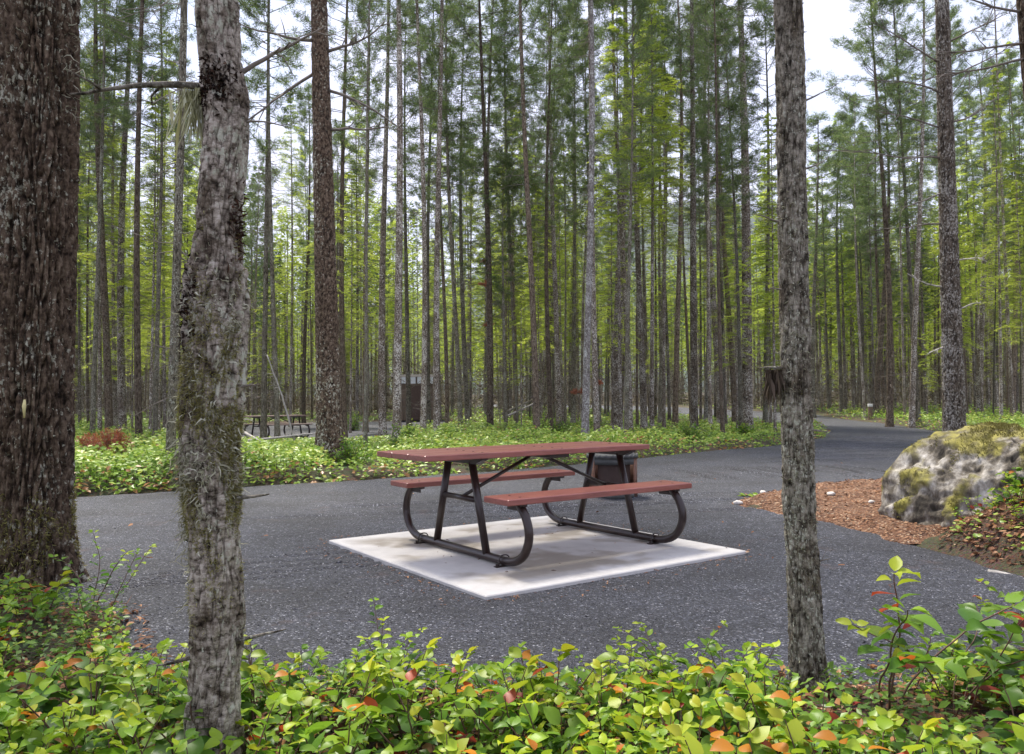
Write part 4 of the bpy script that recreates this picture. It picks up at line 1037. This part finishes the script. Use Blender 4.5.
def make_table(label, loc, rz, mplank):
    t = thing("picnic_table", label, "picnic table", loc, rz)
    A1, A2, W, Ht, Ls, so_, sw_, sh = 1.1695, .862, .7256, .7412, 1.6676, .8282, .2854, .4725
    th = .040; g = .005; pw = (W-2*g)/3
    for k in range(3):
        b = B(); y0 = -W/2+k*(pw+g); b.box((-A1, y0, Ht-th), (A2, y0+pw, Ht), bev=.005); o = b.build("tabletop_plank", mplank, t, smooth=False)
    for s in (-1, 1):
        b = B(); y0, y1 = (-so_, -so_+sw_) if s < 0 else (so_-sw_, so_); b.box((-Ls/2, y0, sh-th), (Ls/2, y1, sh), bev=.005); b.build("bench_seat", mplank, t, smooth=False)
    for a in (-.6843, .7105):
        e = bpy.data.objects.new("end_frame", None)
        b = B(); half = [(.0, .035), (.45, .035), (.60, .037), (.70, .055), (.785, .105), (.835, .19), (.840, .27), (.81, .345), (.765, .40), (.745, .425)]
        pts = [(a, -y, z) for y, z in reversed(half)]+[(a, y, z) for y, z in half[1:]]
        sm = smooth_path(pts, 5)
        b.tube(sm, .029, 14)
        fr = b.build("skid_tube", M_frame, t)
        for s in (-1, 1):
            b = B(); b.tube([(a, s*.345, .045), (a, s*.165, Ht-th-.035)], .027, 12); b.build("leg", M_frame, t)
            # seat bracket
            yc = s*(so_-sw_/2)
            b = B(); b.box((a-.022, yc-s*.0-.115, sh-th-.018), (a+.022, yc+.115, sh-th-.001), bev=.003)
            b.box((a-.004, yc-.03-.05, sh-th-.05), (a+.004, yc+.08, sh-th-.015)); b.build("seat_bracket", M_frame, t, smooth=False)
            b = B(); yb = s*.56; b.box((a-.075, yb-.02, -.001), (a+.075, yb+.02, .006), bev=.002)
            ring = [(a-.045, yb, .006), (a-.040, yb, .05), (a-.02, yb, .072), (a+.02, yb, .072), (a+.040, yb, .05), (a+.045, yb, .006)]
            b.tube(smooth_path(ring, 3), .005, 6)
            for q in (-.06, .06): b.tube([(a+q, yb, .005), (a+q, yb, .022)], .008, 6)
            b.build("floor_clamp", M_frame, t, smooth=False)
        b = B(); zc = .405; yy = .345+(.165-.345)*(zc-.045)/(Ht-th-.08); b.tube([(a, -yy, zc), (a, yy, zc)], .021, 10); b.build("crossbar", M_frame, t)
        b = B(); z1 = Ht-th-.001; P_ = [(-.33, z1), (.33, z1), (.33, z1-.014), (.24, z1-.045), (-.24, z1-.045), (-.33, z1-.014)]
        V = [(a-.024, y, z) for y, z in P_]+[(a+.024, y, z) for y, z in P_]
        b.add(V, [[i, (i+1) % 6, (i+1) % 6+6, i+6] for i in range(6)]); n0 = b.n-12
        b.f.append(np.array([[5, 4, 3, 2, 1, 0], [6, 7, 8, 9, 10, 11]])+n0); b.m.append(np.zeros(2)); b.build("top_bracket", M_frame, t, smooth=False)
        sg = 1 if a < 0 else -1
        b = B(); b.tube([(a+sg*.01, 0, zc), (sg*-.04, 0, Ht-th-.02)], .0135, 8); b.build("diagonal_brace", M_frame, t)
    b = B(); b.box((-.09, -.30, Ht-th-.030), (.09, .30, Ht-th-.001), bev=.004); b.build("centre_cleat", M_frame, t, smooth=False)
    b = B()
    for a in (-.6843, .02, .7105):
        for y in (-.30, -.18, -.05, .05, .18, .30):
            b.tube([(a, y, Ht-.001), (a, y, Ht+.002)], .009, 8)
    for s in (-1, 1):
        for a in (-.6843, .7105):
            for q in (-.06, .06): b.tube([(a, s*(so_-sw_/2)+q, sh-.001), (a, s*(so_-sw_/2)+q, sh+.002)], .009, 8)
    b.build("carriage_bolts", M_frame, t)
    return t
for e in [o for o in bpy.data.objects if o.name.startswith("end_frame")]: bpy.data.objects.remove(e)
SLZ = .03
make_table("near picnic table with red brown planks and bent dark steel legs on the concrete slab", (TBL[0], TBL[1], SLZ), TANG, M_plank)
T2 = P3(277, 436, 26.0)
make_table("small looking far picnic table on its own gravel pad behind thin trunks at the left", (T2[0], T2[1], gz(T2[0], T2[1])+.062), .76, M_plank2)
for o in [o for o in bpy.data.objects if o.name.startswith("end_frame")]: bpy.data.objects.remove(o)

# concrete slab
M_conc, N, L, p = new_mat("concrete")
v, _ = objvec(N, L); n = tex(N, L, 'Noise', 1.5, v, 3, .5); n2 = tex(N, L, 'Noise', 60, v, 4, .7)
r = ramp(N, [(.42, (.33, .295, .24)), (.46, (.42, .385, .33)), (.50, (.53, .51, .47))]); L.new(n.outputs[0], r.inputs[0])
n3 = tex(N, L, 'Noise', 6, v, 4, .6); r3 = ramp(N, [(.3, (.9, .9, .9)), (.7, (1.08, 1.08, 1.08))]); L.new(n3.outputs[0], r3.inputs[0])
sp = N.new('ShaderNodeSeparateXYZ'); tc = N.new('ShaderNodeTexCoord'); L.new(tc.outputs['Object'], sp.inputs[0])
def absm(o):
    m = N.new('ShaderNodeMath'); m.operation = 'ABSOLUTE'; L.new(o, m.inputs[0]); return m.outputs[0]
mx = N.new('ShaderNodeMath'); mx.operation = 'MAXIMUM'; L.new(absm(sp.outputs[0]), mx.inputs[0]); L.new(absm(sp.outputs[1]), mx.inputs[1])
wob = N.new('ShaderNodeMath'); wob.operation = 'MULTIPLY_ADD'; L.new(n3.outputs[0], wob.inputs[0]); wob.inputs[1].default_value = .12; L.new(mx.outputs[0], wob.inputs[2])
re = ramp(N, [(.98, (0, 0, 0)), (1., (1, 1, 1))]); mr = N.new('ShaderNodeMapRange'); mr.inputs[1].default_value = .95; mr.inputs[2].default_value = 1.15; L.new(wob.outputs[0], mr.inputs[0])
c = mixc(N, L, mr.outputs[0], r.outputs[0], (.58, .56, .52)); c = mixc(N, L, 1, c, r3.outputs[0], 'MULTIPLY')
L.new(c, p.inputs['Base Color']); p.inputs['Roughness'].default_value = .75; bump(N, L, p, n2.outputs[0], .002)
b = B(); b.box((-1.1212, -1.1563, -.1-SLZ), (1.1212, 1.1563, 0), bev=.006)
sl_ = b.build("concrete_slab", M_conc, None, smooth=False); sl_.location = (SLAB_C[0], SLAB_C[1], SLZ); sl_.rotation_euler = (0, 0, TANG)
tag(sl_, kind="structure")

# ------------------------------------------------------------------ steel fire ring behind the table
M_rust = plain("rusty_brown_steel", (.15, .075, .045), .6, .3, var=.5, scale=9)
M_dark = plain("sooty_steel", (.045, .026, .02), .7)
M_grate = plain("grey_grate", (.075, .078, .075), .7, .3)
fx, fy = P3(612, 470, 9.3)[:2]
fr = thing("fire_ring", "squat rusty steel fire ring with a grey scalloped grate behind the table's right legs", "fire ring", (fx, fy, .005), 0)
b = B(); n = 40; R, Hh = .285, .46
for ro, ri in ((R, R-.012),):
    ang = [math.radians(-90+52+k*(360-104)/n) for k in range(n+1)]
    V = []
    for a in ang: V += [(ro*math.cos(a), ro*math.sin(a), 0), (ro*math.cos(a), ro*math.sin(a), Hh), (ri*math.cos(a), ri*math.sin(a), Hh), (ri*math.cos(a), ri*math.sin(a), 0)]
    b.add(V, [[k*4+q, (k+1)*4+q, (k+1)*4+(q+1) % 4, k*4+(q+1) % 4] for k in range(n) for q in range(4)]+[[0, 1, 2, 3], [n*4+3, n*4+2, n*4+1, n*4]])
b.build("drum", M_rust, fr)
b = B(); V = []
ang = [math.radians(-142+k*104/14) for k in range(15)]
for a in ang: V += [((R-.05)*math.cos(a), (R-.05)*math.sin(a), .07), ((R-.05)*math.cos(a), (R-.05)*math.sin(a), .39)]
b.add(V, [[k*2, k*2+2, k*2+3, k*2+1] for k in range(14)]); b.build("fire_door", M_dark, fr)
for z0, z1 in ((0, .07), (.39, Hh)):
    b = B(); V = []
    for a in ang: V += [(R*math.cos(a), R*math.sin(a), z0), (R*math.cos(a), R*math.sin(a), z1), ((R-.012)*math.cos(a), (R-.012)*math.sin(a), z1), ((R-.012)*math.cos(a), (R-.012)*math.sin(a), z0)]
    b.add(V, [[k*4+q, (k+1)*4+q, (k+1)*4+(q+1) % 4, k*4+(q+1) % 4] for k in range(14) for q in range(4)])
    b.build("door_frame", M_grate, fr)
b = B(); V = []; m = 96
for k in range(m):
    a = k*2*math.pi/m; w = R+.012; zz = Hh+.030+(.014 if (k//2) % 2 else -.002)
    V += [(w*math.cos(a), w*math.sin(a), Hh+.002), (w*math.cos(a), w*math.sin(a), zz), ((w-.014)*math.cos(a), (w-.014)*math.sin(a), zz), ((w-.014)*math.cos(a), (w-.014)*math.sin(a), Hh+.002)]
b.add(V, [[k*4+q, ((k+1) % m)*4+q, ((k+1) % m)*4+(q+1) % 4, k*4+(q+1) % 4] for k in range(m) for q in range(4)])
for k in range(-8, 9):
    y = k*.033; xx = math.sqrt(max(0, (R)**2-y*y)); b.tube([(-xx, y, Hh+.03), (xx, y, Hh+.03)], .007, 6)
b.build("grate", M_grate, fr)

# site marker post
mp = P3(870, 424, 39); t = thing("marker_post", "short square wooden marker post with a white cap beside the track bend", "post", (mp[0], mp[1], gz(mp[0], mp[1])))
b = B(); b.box((-.085, -.085, -.1), (.085, .085, .60), bev=.012); b.build("post", plain("post_wood", (.17, .12, .085), .8), t, smooth=False)
b = B(); b.box((-.095, -.095, .601), (.095, .095, .74), bev=.015); b.build("cap", plain("white_paint", (.75, .75, .72), .5, var=.05), t, smooth=False)

# hut (outhouse) in the stand
M_boards, N, L, p = new_mat("brown_boards"); v, _ = objvec(N, L, (6, 6, .4)); n = tex(N, L, 'Noise', 3, v, 4, .6)
r = ramp(N, [(.35, (.10, .07, .05)), (.65, (.22, .155, .11))]); L.new(n.outputs[0], r.inputs[0]); L.new(r.outputs[0], p.inputs['Base Color']); p.inputs['Roughness'].default_value = .8; bump(N, L, p, n.outputs[0], .01)
hz = gz(*SHED); hut = thing("outhouse", "small brown board outhouse with bright panels under its roof, half hidden among the pines", "hut", (SHED[0], SHED[1], hz), .12)
M_white = plain("white_panel", (.82, .84, .86), .4, var=.03); M_roof = plain("dark_roof", (.035, .032, .03), .85)
b = B(); b.box((-1.2, -1.3, 0), (1.2, 1.3, 2.05)); b.build("wall", M_boards, hut, smooth=False)
for x0 in (-1.1, -.55, 0, .55):
    b = B(); b.box((x0+.04, -1.40, 2.05), (x0+.5, -1.36, 2.42)); b.build("window", M_white, hut, smooth=False)
b = B()
for x0 in (-1.18, -.62, -.07, .48, 1.06): b.box((x0, -1.27, 2.051), (x0+.11, -1.17, 2.41))
for x0 in (-1.18, 1.08): b.box((x0, 1.17, 2.051), (x0+.10, 1.27, 2.41))
b.build("roof_post", M_boards, hut, smooth=False)
b = B(); V = [(-1.4, -1.42, 2.43), (1.4, -1.42, 2.43), (1.4, 1.45, 2.43), (-1.4, 1.45, 2.43), (-1.4, 0, 2.62), (1.4, 0, 2.62)]
b.add(V, [[0, 1, 5, 4], [2, 3, 4, 5], [3, 2, 1, 0]]); b.f.append(np.array([[0, 4, 3], [1, 2, 5]])+b.n-6); b.m.append(np.zeros(2)); b.build("roof", M_roof, hut, smooth=False)
b = B(); b.box((-.45, -1.345, .05), (.45, -1.302, 1.95), bev=.008); dr = b.build("door", plain("door_brown", (.10, .06, .045), .6), hut, smooth=False)
b = B(); b.box((.34, -1.385, .95), (.37, -1.346, 1.1)); b.build("handle", M_steel, dr, smooth=False)

# ------------------------------------------------------------------ mossy boulder and bank
M_rock, N, L, p = new_mat("weathered_boulder")
v, _ = objvec(N, L, (1, 1, 1)); at = N.new('ShaderNodeAttribute'); at.attribute_name = 'tint'
n = tex(N, L, 'Noise', 9, v, 6, .7); n2 = tex(N, L, 'Noise', 30, v, 5, .7); n4 = tex(N, L, 'Noise', 3.3, v, 6, .65)
mp_ = N.new('ShaderNodeMapping'); mp_.inputs['Rotation'].default_value = (0, math.radians(27), 0); mp_.inputs['Scale'].default_value = (3.2, 3, 1.1)
L.new(v, mp_.inputs[0]); ns = tex(N, L, 'Noise', 2.3, mp_.outputs[0], 7, .62)
r = ramp(N, [(.40, (.035, .028, .018)), (.48, (.13, .11, .08)), (.56, (.29, .265, .22)), (.66, (.52, .49, .43))]); L.new(ns.outputs[0], r.inputs[0])
rb = ramp(N, [(.40, (.35, .33, .30)), (.6, (1.1, 1.1, 1.1))]); L.new(n2.outputs[0], rb.inputs[0]); c = mixc(N, L, .45, r.outputs[0], rb.outputs[0], 'MULTIPLY')
mm = N.new('ShaderNodeMath'); mm.operation = 'ADD'; L.new(at.outputs['Fac'], mm.inputs[0]); L.new(n4.outputs[0], mm.inputs[1])
rm = ramp(N, [(.74, (0, 0, 0)), (1.0, (.9, .9, .9))]); L.new(mm.outputs[0], rm.inputs[0])
rmc = ramp(N, [(.35, (.05, .04, .015)), (.6, (.30, .27, .05))]); L.new(n.outputs[0], rmc.inputs[0])
c = mixc(N, L, rm.outputs[0], c, rmc.outputs[0]); L.new(c, p.inputs['Base Color']); p.inputs['Roughness'].default_value = .9; bump(N, L, p, ns.outputs[0], .03)
def boulder():
    t = thing("mossy_boulder", "big pale grey boulder with streaked ridges and green moss beside the reddish soil", "boulder", (3.98, 6.72, 0))
    prng = np.random.default_rng(12); PN = norm(np.concatenate([prng.normal(size=(26, 3))*[1, 1, .8], [[-.62, -.55, .55], [-.2, -.85, .45], [.3, -.9, .35], [-.85, -.3, .40], [-.3, -.3, .9]]])); PH = np.concatenate([prng.uniform(.74, .92, 26), [.70, .74, .78, .74, .80]])
    nu, nv = 190, 120; V = np.zeros((nv, nu, 3)); T = np.zeros((nv, nu))
    for i in range(nv):
        ph = i/(nv-1)*math.pi*.5; hz_ = math.sin(ph)
        for j in range(nu):
            a = j/nu*2*math.pi; ca_, sa_ = math.cos(a), math.sin(a)
            rr = (1-hz_**2.8)**.55
            lobe = 1+.05*math.cos(2*a+.5)+.05*math.sin(3*a)
            x = ca_*rr*(.68 if ca_ < 0 else .84)*lobe; y = sa_*rr*.68*lobe; z = .88*hz_
            x += .22*hz_*hz_; y += .12*hz_
            q = Vector((x, y, z)); n_ = mn.fractal(q*1.6+Vector((3, 1, 0)), 1, 2, 3)
            n2_ = mn.fractal(q*5, 1, 2, 5); u_ = x*.45+z*.89; w_ = -x*.89+z*.45      # streaks run down to the left
            st_ = mn.fractal(Vector((w_*7, y*5, u_*1.3)), 1, 2, 3)
            crack = max(0, .20-abs(mn.fractal(q*2.6+Vector((9, 0, 2)), 1, 2, 3)))
            dn = np.array([ca_*rr, sa_*rr, hz_]); dn = dn/np.linalg.norm(dn)+np.array([.06, .06, .04])*n2_; pk = PN @ dn
            k = 1.13*min(1.0, float(np.min(np.where(pk > .3, PH/np.maximum(pk, .3), 9))))+.05*n_+.022*n2_+.045*st_-.22*crack; V[i, j] = (x*k, y*k, max(z*(1+(k-1)*.6), -.05)-(.12 if i == 0 else 0))
            T[i, j] = np.clip(.50*np.clip((z-.55)/.2, 0, 1)+.20*np.clip((-ca_-.45)*2.5, 0, 1)*np.clip((z-.05)*4, 0, 1)+.35*n_+.5*st_+.5*n2_-.12, 0, 1)
    b = B(); i = np.arange(nv-1)[:, None]*nu; k = np.arange(nu)[None]; k2 = (k+1) % nu
    b.add(V, np.stack([i+k, i+k2, i+nu+k2, i+nu+k], -1).reshape(-1, 4), T.ravel())
    b.build("rock", M_rock, t)
    rng = np.random.default_rng(3); b = B(); m = 16000; ii = rng.integers(0, nv-1, m); jj = rng.integers(0, nu, m)
    ok = (T[ii, jj]+np.array([mn.fractal(Vector(V[a_, b_])*4, 1, 2, 3) for a_, b_ in zip(ii, jj)])*.8) > .46
    ii, jj = ii[ok], jj[ok]; base = V[ii, jj]; d = norm(norm(base-np.array([.2, 0, .2]))+rng.normal(size=base.shape)*.5)
    needles(b, base, d, rng.uniform(.010, .028, len(base)), np.full(len(base), .008), rng, np.clip(rng.normal(.55, .2, len(base)), 0, 1)); b.build("moss", M_moss, t)
    return t
boulder()
# small plants and fallen leaves on the bank
r3_ = random.Random(5); cnt = 0; bp = []
tries = 0
while cnt < 110 and tries < 6000:
    tries += 1
    x, y = (r3_.uniform(3.5, 5.2), r3_.uniform(5.1, 6.6)) if tries < 900 else (r3_.uniform(3.6, 7.2), r3_.uniform(4.9, 9.3)); z = gz(x, y)
    if float(mound_z(np.array([x]), np.array([y]))[0]) < .03 or x/y*F_PX+512 > 1100 or (x-3.9)**2+(y-6.85)**2 < .36: continue
    if any((x-a)**2+(y-b)**2 < .15**2 for a, b in bp): continue
    i = r3_.choice([2, 4, 6, 0]); o = place(SAL[i], x, y, r3_.uniform(0, 6), r3_.uniform(.55, .95), label="x", name="salal_shrub")
    hi = "high up" if z > .6 else "low down"; lab = SN[i]+" sprig, "+hi+(", far right" if x > 5.5 else ", right of the boulder" if x > 4.7 else ", touching the boulder" if x > 4 else ", in front of the boulder")+(", front side" if y < 6 else ", middle" if y < 7.2 else ", back")
    o["label"] = lab; o["group"] = "salal sprigs on the bank"; bp.append((x, y)); cnt += 1
for x, y, i, s, lab in [(6.3, 9.2, 0, .8, "leafy bush crowning the bank behind the boulder, left one"), (7.3, 9.4, 1, 1, "leafy bush crowning the bank at the right edge"), (5.6, 8.4, 1, .8, "small leafy bush on the bank top just behind the boulder")]:
    place(BU[i], x, y, x, s, label=lab, name="huckleberry_bush")

def litter():
    rng = np.random.default_rng(15); b = B()
    X, Y = [], []
    n = 9000; y = rng.uniform(1.6, 4.6, n); u = rng.uniform(-120, 1140, n); x = (u-512)/F_PX*y
    k = sd_gravel(x, y) < .12; X.append(x[k]); Y.append(y[k])
    n = 26000; x = rng.uniform(3.1, 7, n); y = rng.uniform(4.8, 8.5, n); k = mound_z(x, y) > .01; X.append(x[k]); Y.append(y[k])
    n = 90; x = rng.uniform(-4, 6, n); y = rng.uniform(3.4, 14, n); k = sd_gravel(x, y) > 0; X.append(x[k][:40]); Y.append(y[k][:40])
    x, y = np.concatenate(X), np.concatenate(Y); n = len(x); z = np.maximum(ground_z(x, y), np.where(sd_gravel(x, y) > .05, .02, -1))+rng.uniform(.003, .02, n)
    a = rng.uniform(0, 6.283, n); d = norm(np.stack([np.cos(a), np.sin(a), rng.normal(size=n)*.15], 1)); Ls = rng.uniform(.02, .055, n)
    leaves(b, np.stack([x, y, z], 1), d, rng.normal(size=(n, 3))*.3+np.array([0, 0, 1.]), Ls, Ls*rng.uniform(.25, .65, n), rng.beta(1.4, 2, n), rng)
    m = 46; lx = rng.uniform(-1.08, 1.08, m); ly = rng.uniform(-1.1, 1.1, m); a = rng.uniform(0, 6.283, m); Ls = rng.uniform(.008, .035, m)
    P_ = np.stack([SLAB_C[0]+lx*ca-ly*sa, SLAB_C[1]+lx*sa+ly*ca, np.full(m, .0335)], 1); leaves(b, P_, norm(np.stack([np.cos(a), np.sin(a), 0*a], 1)), np.tile([0, 0, 1.], (m, 1)), Ls, Ls*.4, rng.random(m), rng)
    m = 420; e = rng.integers(0, 4, m); q_ = rng.uniform(-1.15, 1.15, m); o_ = 1.16+rng.random(m)**2*.25; lx = np.where(e == 0, q_, np.where(e == 1, q_, np.where(e == 2, o_, -o_))); ly = np.where(e == 0, o_, np.where(e == 1, -o_, q_))
    a = rng.uniform(0, 6.283, m); Ls = rng.uniform(.008, .03, m); X_, Y_ = SLAB_C[0]+lx*ca-ly*sa, SLAB_C[1]+lx*sa+ly*ca
    leaves(b, np.stack([X_, Y_, gravel_z(X_, Y_)+.006], 1), norm(np.stack([np.cos(a), np.sin(a), 0*a+.1], 1)), np.tile([0, 0, 1.], (m, 1)), Ls, Ls*.4, rng.random(m)*.8, rng)
    # twigs
    m = 7000; j = rng.integers(0, n, m); a = rng.uniform(0, 6.283, m)
    needles(b, np.stack([x, y, z], 1)[j], norm(np.stack([np.cos(a), np.sin(a), rng.normal(size=m)*.15+.05], 1)), rng.uniform(.05, .22, m), np.full(m, .004), rng, rng.random(m)*.6)
    tag(b.build("leaf_litter", M_litterleaf), "brown fallen leaves and twigs strewn under the shrubs and on the bank", "leaf litter", kind="stuff")
litter()

def chips():
    rng = np.random.default_rng(16); b = B(); n = 16000
    x = rng.uniform(2, 7.2, n); y = rng.uniform(5.2, 12.5, n); s = sdist(x, y, MULCH); k = (s > -.06) & (mound_z(x, y) < .06)
    x, y = x[k], y[k]; n = len(x); z = mulch_z(x, y)+.004; a = rng.uniform(0, 6.283, n)
    d = norm(np.stack([np.cos(a), np.sin(a), rng.normal(size=n)*.3], 1)); Ls = rng.uniform(.015, .06, n)
    diamonds(b, np.stack([x, y, z], 1), d, rng.normal(size=(n, 3))*.4+np.array([0, 0, 1.]), Ls, Ls*.35, rng.beta(1.6, 1.8, n), 0, .1)
    tag(b.build("wood_chips", leaf_mat("chips", [(0, (.07, .03, .015)), (.6, (.26, .12, .055)), (1, (.50, .34, .21))], trans=0, rough=.8, spec=.2)), "reddish brown wood chips and bark bits covering the soil island", "wood chips", kind="stuff")
chips()

def stones():
    rng = np.random.default_rng(17); b = B(); n = 26000
    y = 2.7*np.exp(rng.random(n)*math.log(8.5/2.7)); u = rng.uniform(-60, 1080, n); x = (u-512)/F_PX*y
    dx, dy = x-SLAB_C[0], y-SLAB_C[1]; lx, ly = dx*ca+dy*sa, -dx*sa+dy*ca
    k = (sd_gravel(x, y) > -.05) & ~((np.abs(lx) < 1.13) & (np.abs(ly) < 1.17)); x, y = x[k], y[k]; n = len(x); z = gravel_z(x, y)
    s = rng.uniform(.0025, .0065, n)*(1+(rng.random(n) < .03)*.8)
    q = norm(rng.normal(size=(n, 4, 3)))*np.array([1, 1, .7]); V = np.stack([x, y, z+s*.3], 1)[:, None]+q*s[:, None, None]
    Fc = (np.arange(n)[:, None, None]*4+np.array([[0, 1, 2], [0, 2, 3], [0, 3, 1], [1, 3, 2]])[None]).reshape(-1, 3)
    b.add(V.reshape(-1, 3), Fc, np.repeat(rng.random(n)**2, 4))
    tag(b.build("loose_stones", leaf_mat("stone_bits", [(0, (.04, .042, .05)), (.6, (.12, .12, .13)), (1, (.5, .5, .5))], trans=0, rough=.7, spec=.4), smooth=False), "loose sharp grey crushed stones lying over the gravel surface", "gravel", kind="stuff")
stones()
# pale rocks at the tip of the soil island
M_pebble = plain("pale_stone", (.62, .58, .52), .8, var=.2)
for u, v_, s, lab in [(737, 505, .045, "small white rock at the left tip of the reddish soil"), (762, 496, .035, "pale flat rock on the upper edge of the reddish soil"), (830, 502, .04, "pale stone in the middle of the reddish soil"), (870, 512, .03, "little pale stone on the reddish soil near the boulder")]:
    x, y = H(u, v_); b = B(); V = []; nu, nv = 14, 9
    for i in range(nv):
        for j in range(nu):
            ph = math.pi*i/(nv-1); a = j*6.2832/nu; q = Vector((math.sin(ph)*math.cos(a), math.sin(ph)*math.sin(a), math.cos(ph)*.6)); V.append(q*(1+.35*mn.noise(q*1.7+Vector((u, 0, 0))))*s)
    i = np.arange(nv-1)[:, None]*nu; k = np.arange(nu)[None]; k2 = (k+1) % nu; b.add(V, np.stack([i+k, i+k2, i+nu+k2, i+nu+k], -1).reshape(-1, 4))
    o = b.build("rock", M_pebble, None, loc=(x, y, float(mulch_z(np.array([x]), np.array([y]))[0])+s*.35)); tag(o, lab, "rock")

# look-alikes of one spot are told apart by their order from the left
ORD = ["first", "second", "third", "fourth", "fifth", "sixth", "seventh", "eighth", "ninth", "tenth", "eleventh", "twelfth", "thirteenth", "fourteenth"]
by = {}
for o in bpy.data.objects:
    if "category" in o and o.parent is None: by.setdefault(o["label"], []).append(o)
for lab, os_ in by.items():
    if len(os_) > 1:
        os_.sort(key=lambda o: o.location.x/max(.5, o.location.y))
        for k, o in enumerate(os_): o["label"] = lab+", "+ORD[min(k, 13)]+" from left"

for o in bpy.data.objects:
    if "label" in o and len(o["label"].split()) > 16: o["label"] = o["label"].replace(" the ", " ")

# ------------------------------------------------------------------ haze
HAZE = 0.00016
if HAZE:
    b = B(); b.box((-2700, -60, -6), (2900, 2400, 560)); m, N, L, p = new_mat("haze_air")
    N.remove(p); pv = N.new('ShaderNodeVolumePrincipled'); pv.inputs['Color'].default_value = (.86, .92, 1, 1); pv.inputs['Density'].default_value = HAZE; pv.inputs['Anisotropy'].default_value = .2
    L.new(pv.outputs[0], N['Material Output'].inputs['Volume']); tag(b.build("haze", m, smooth=False), kind="stuff")
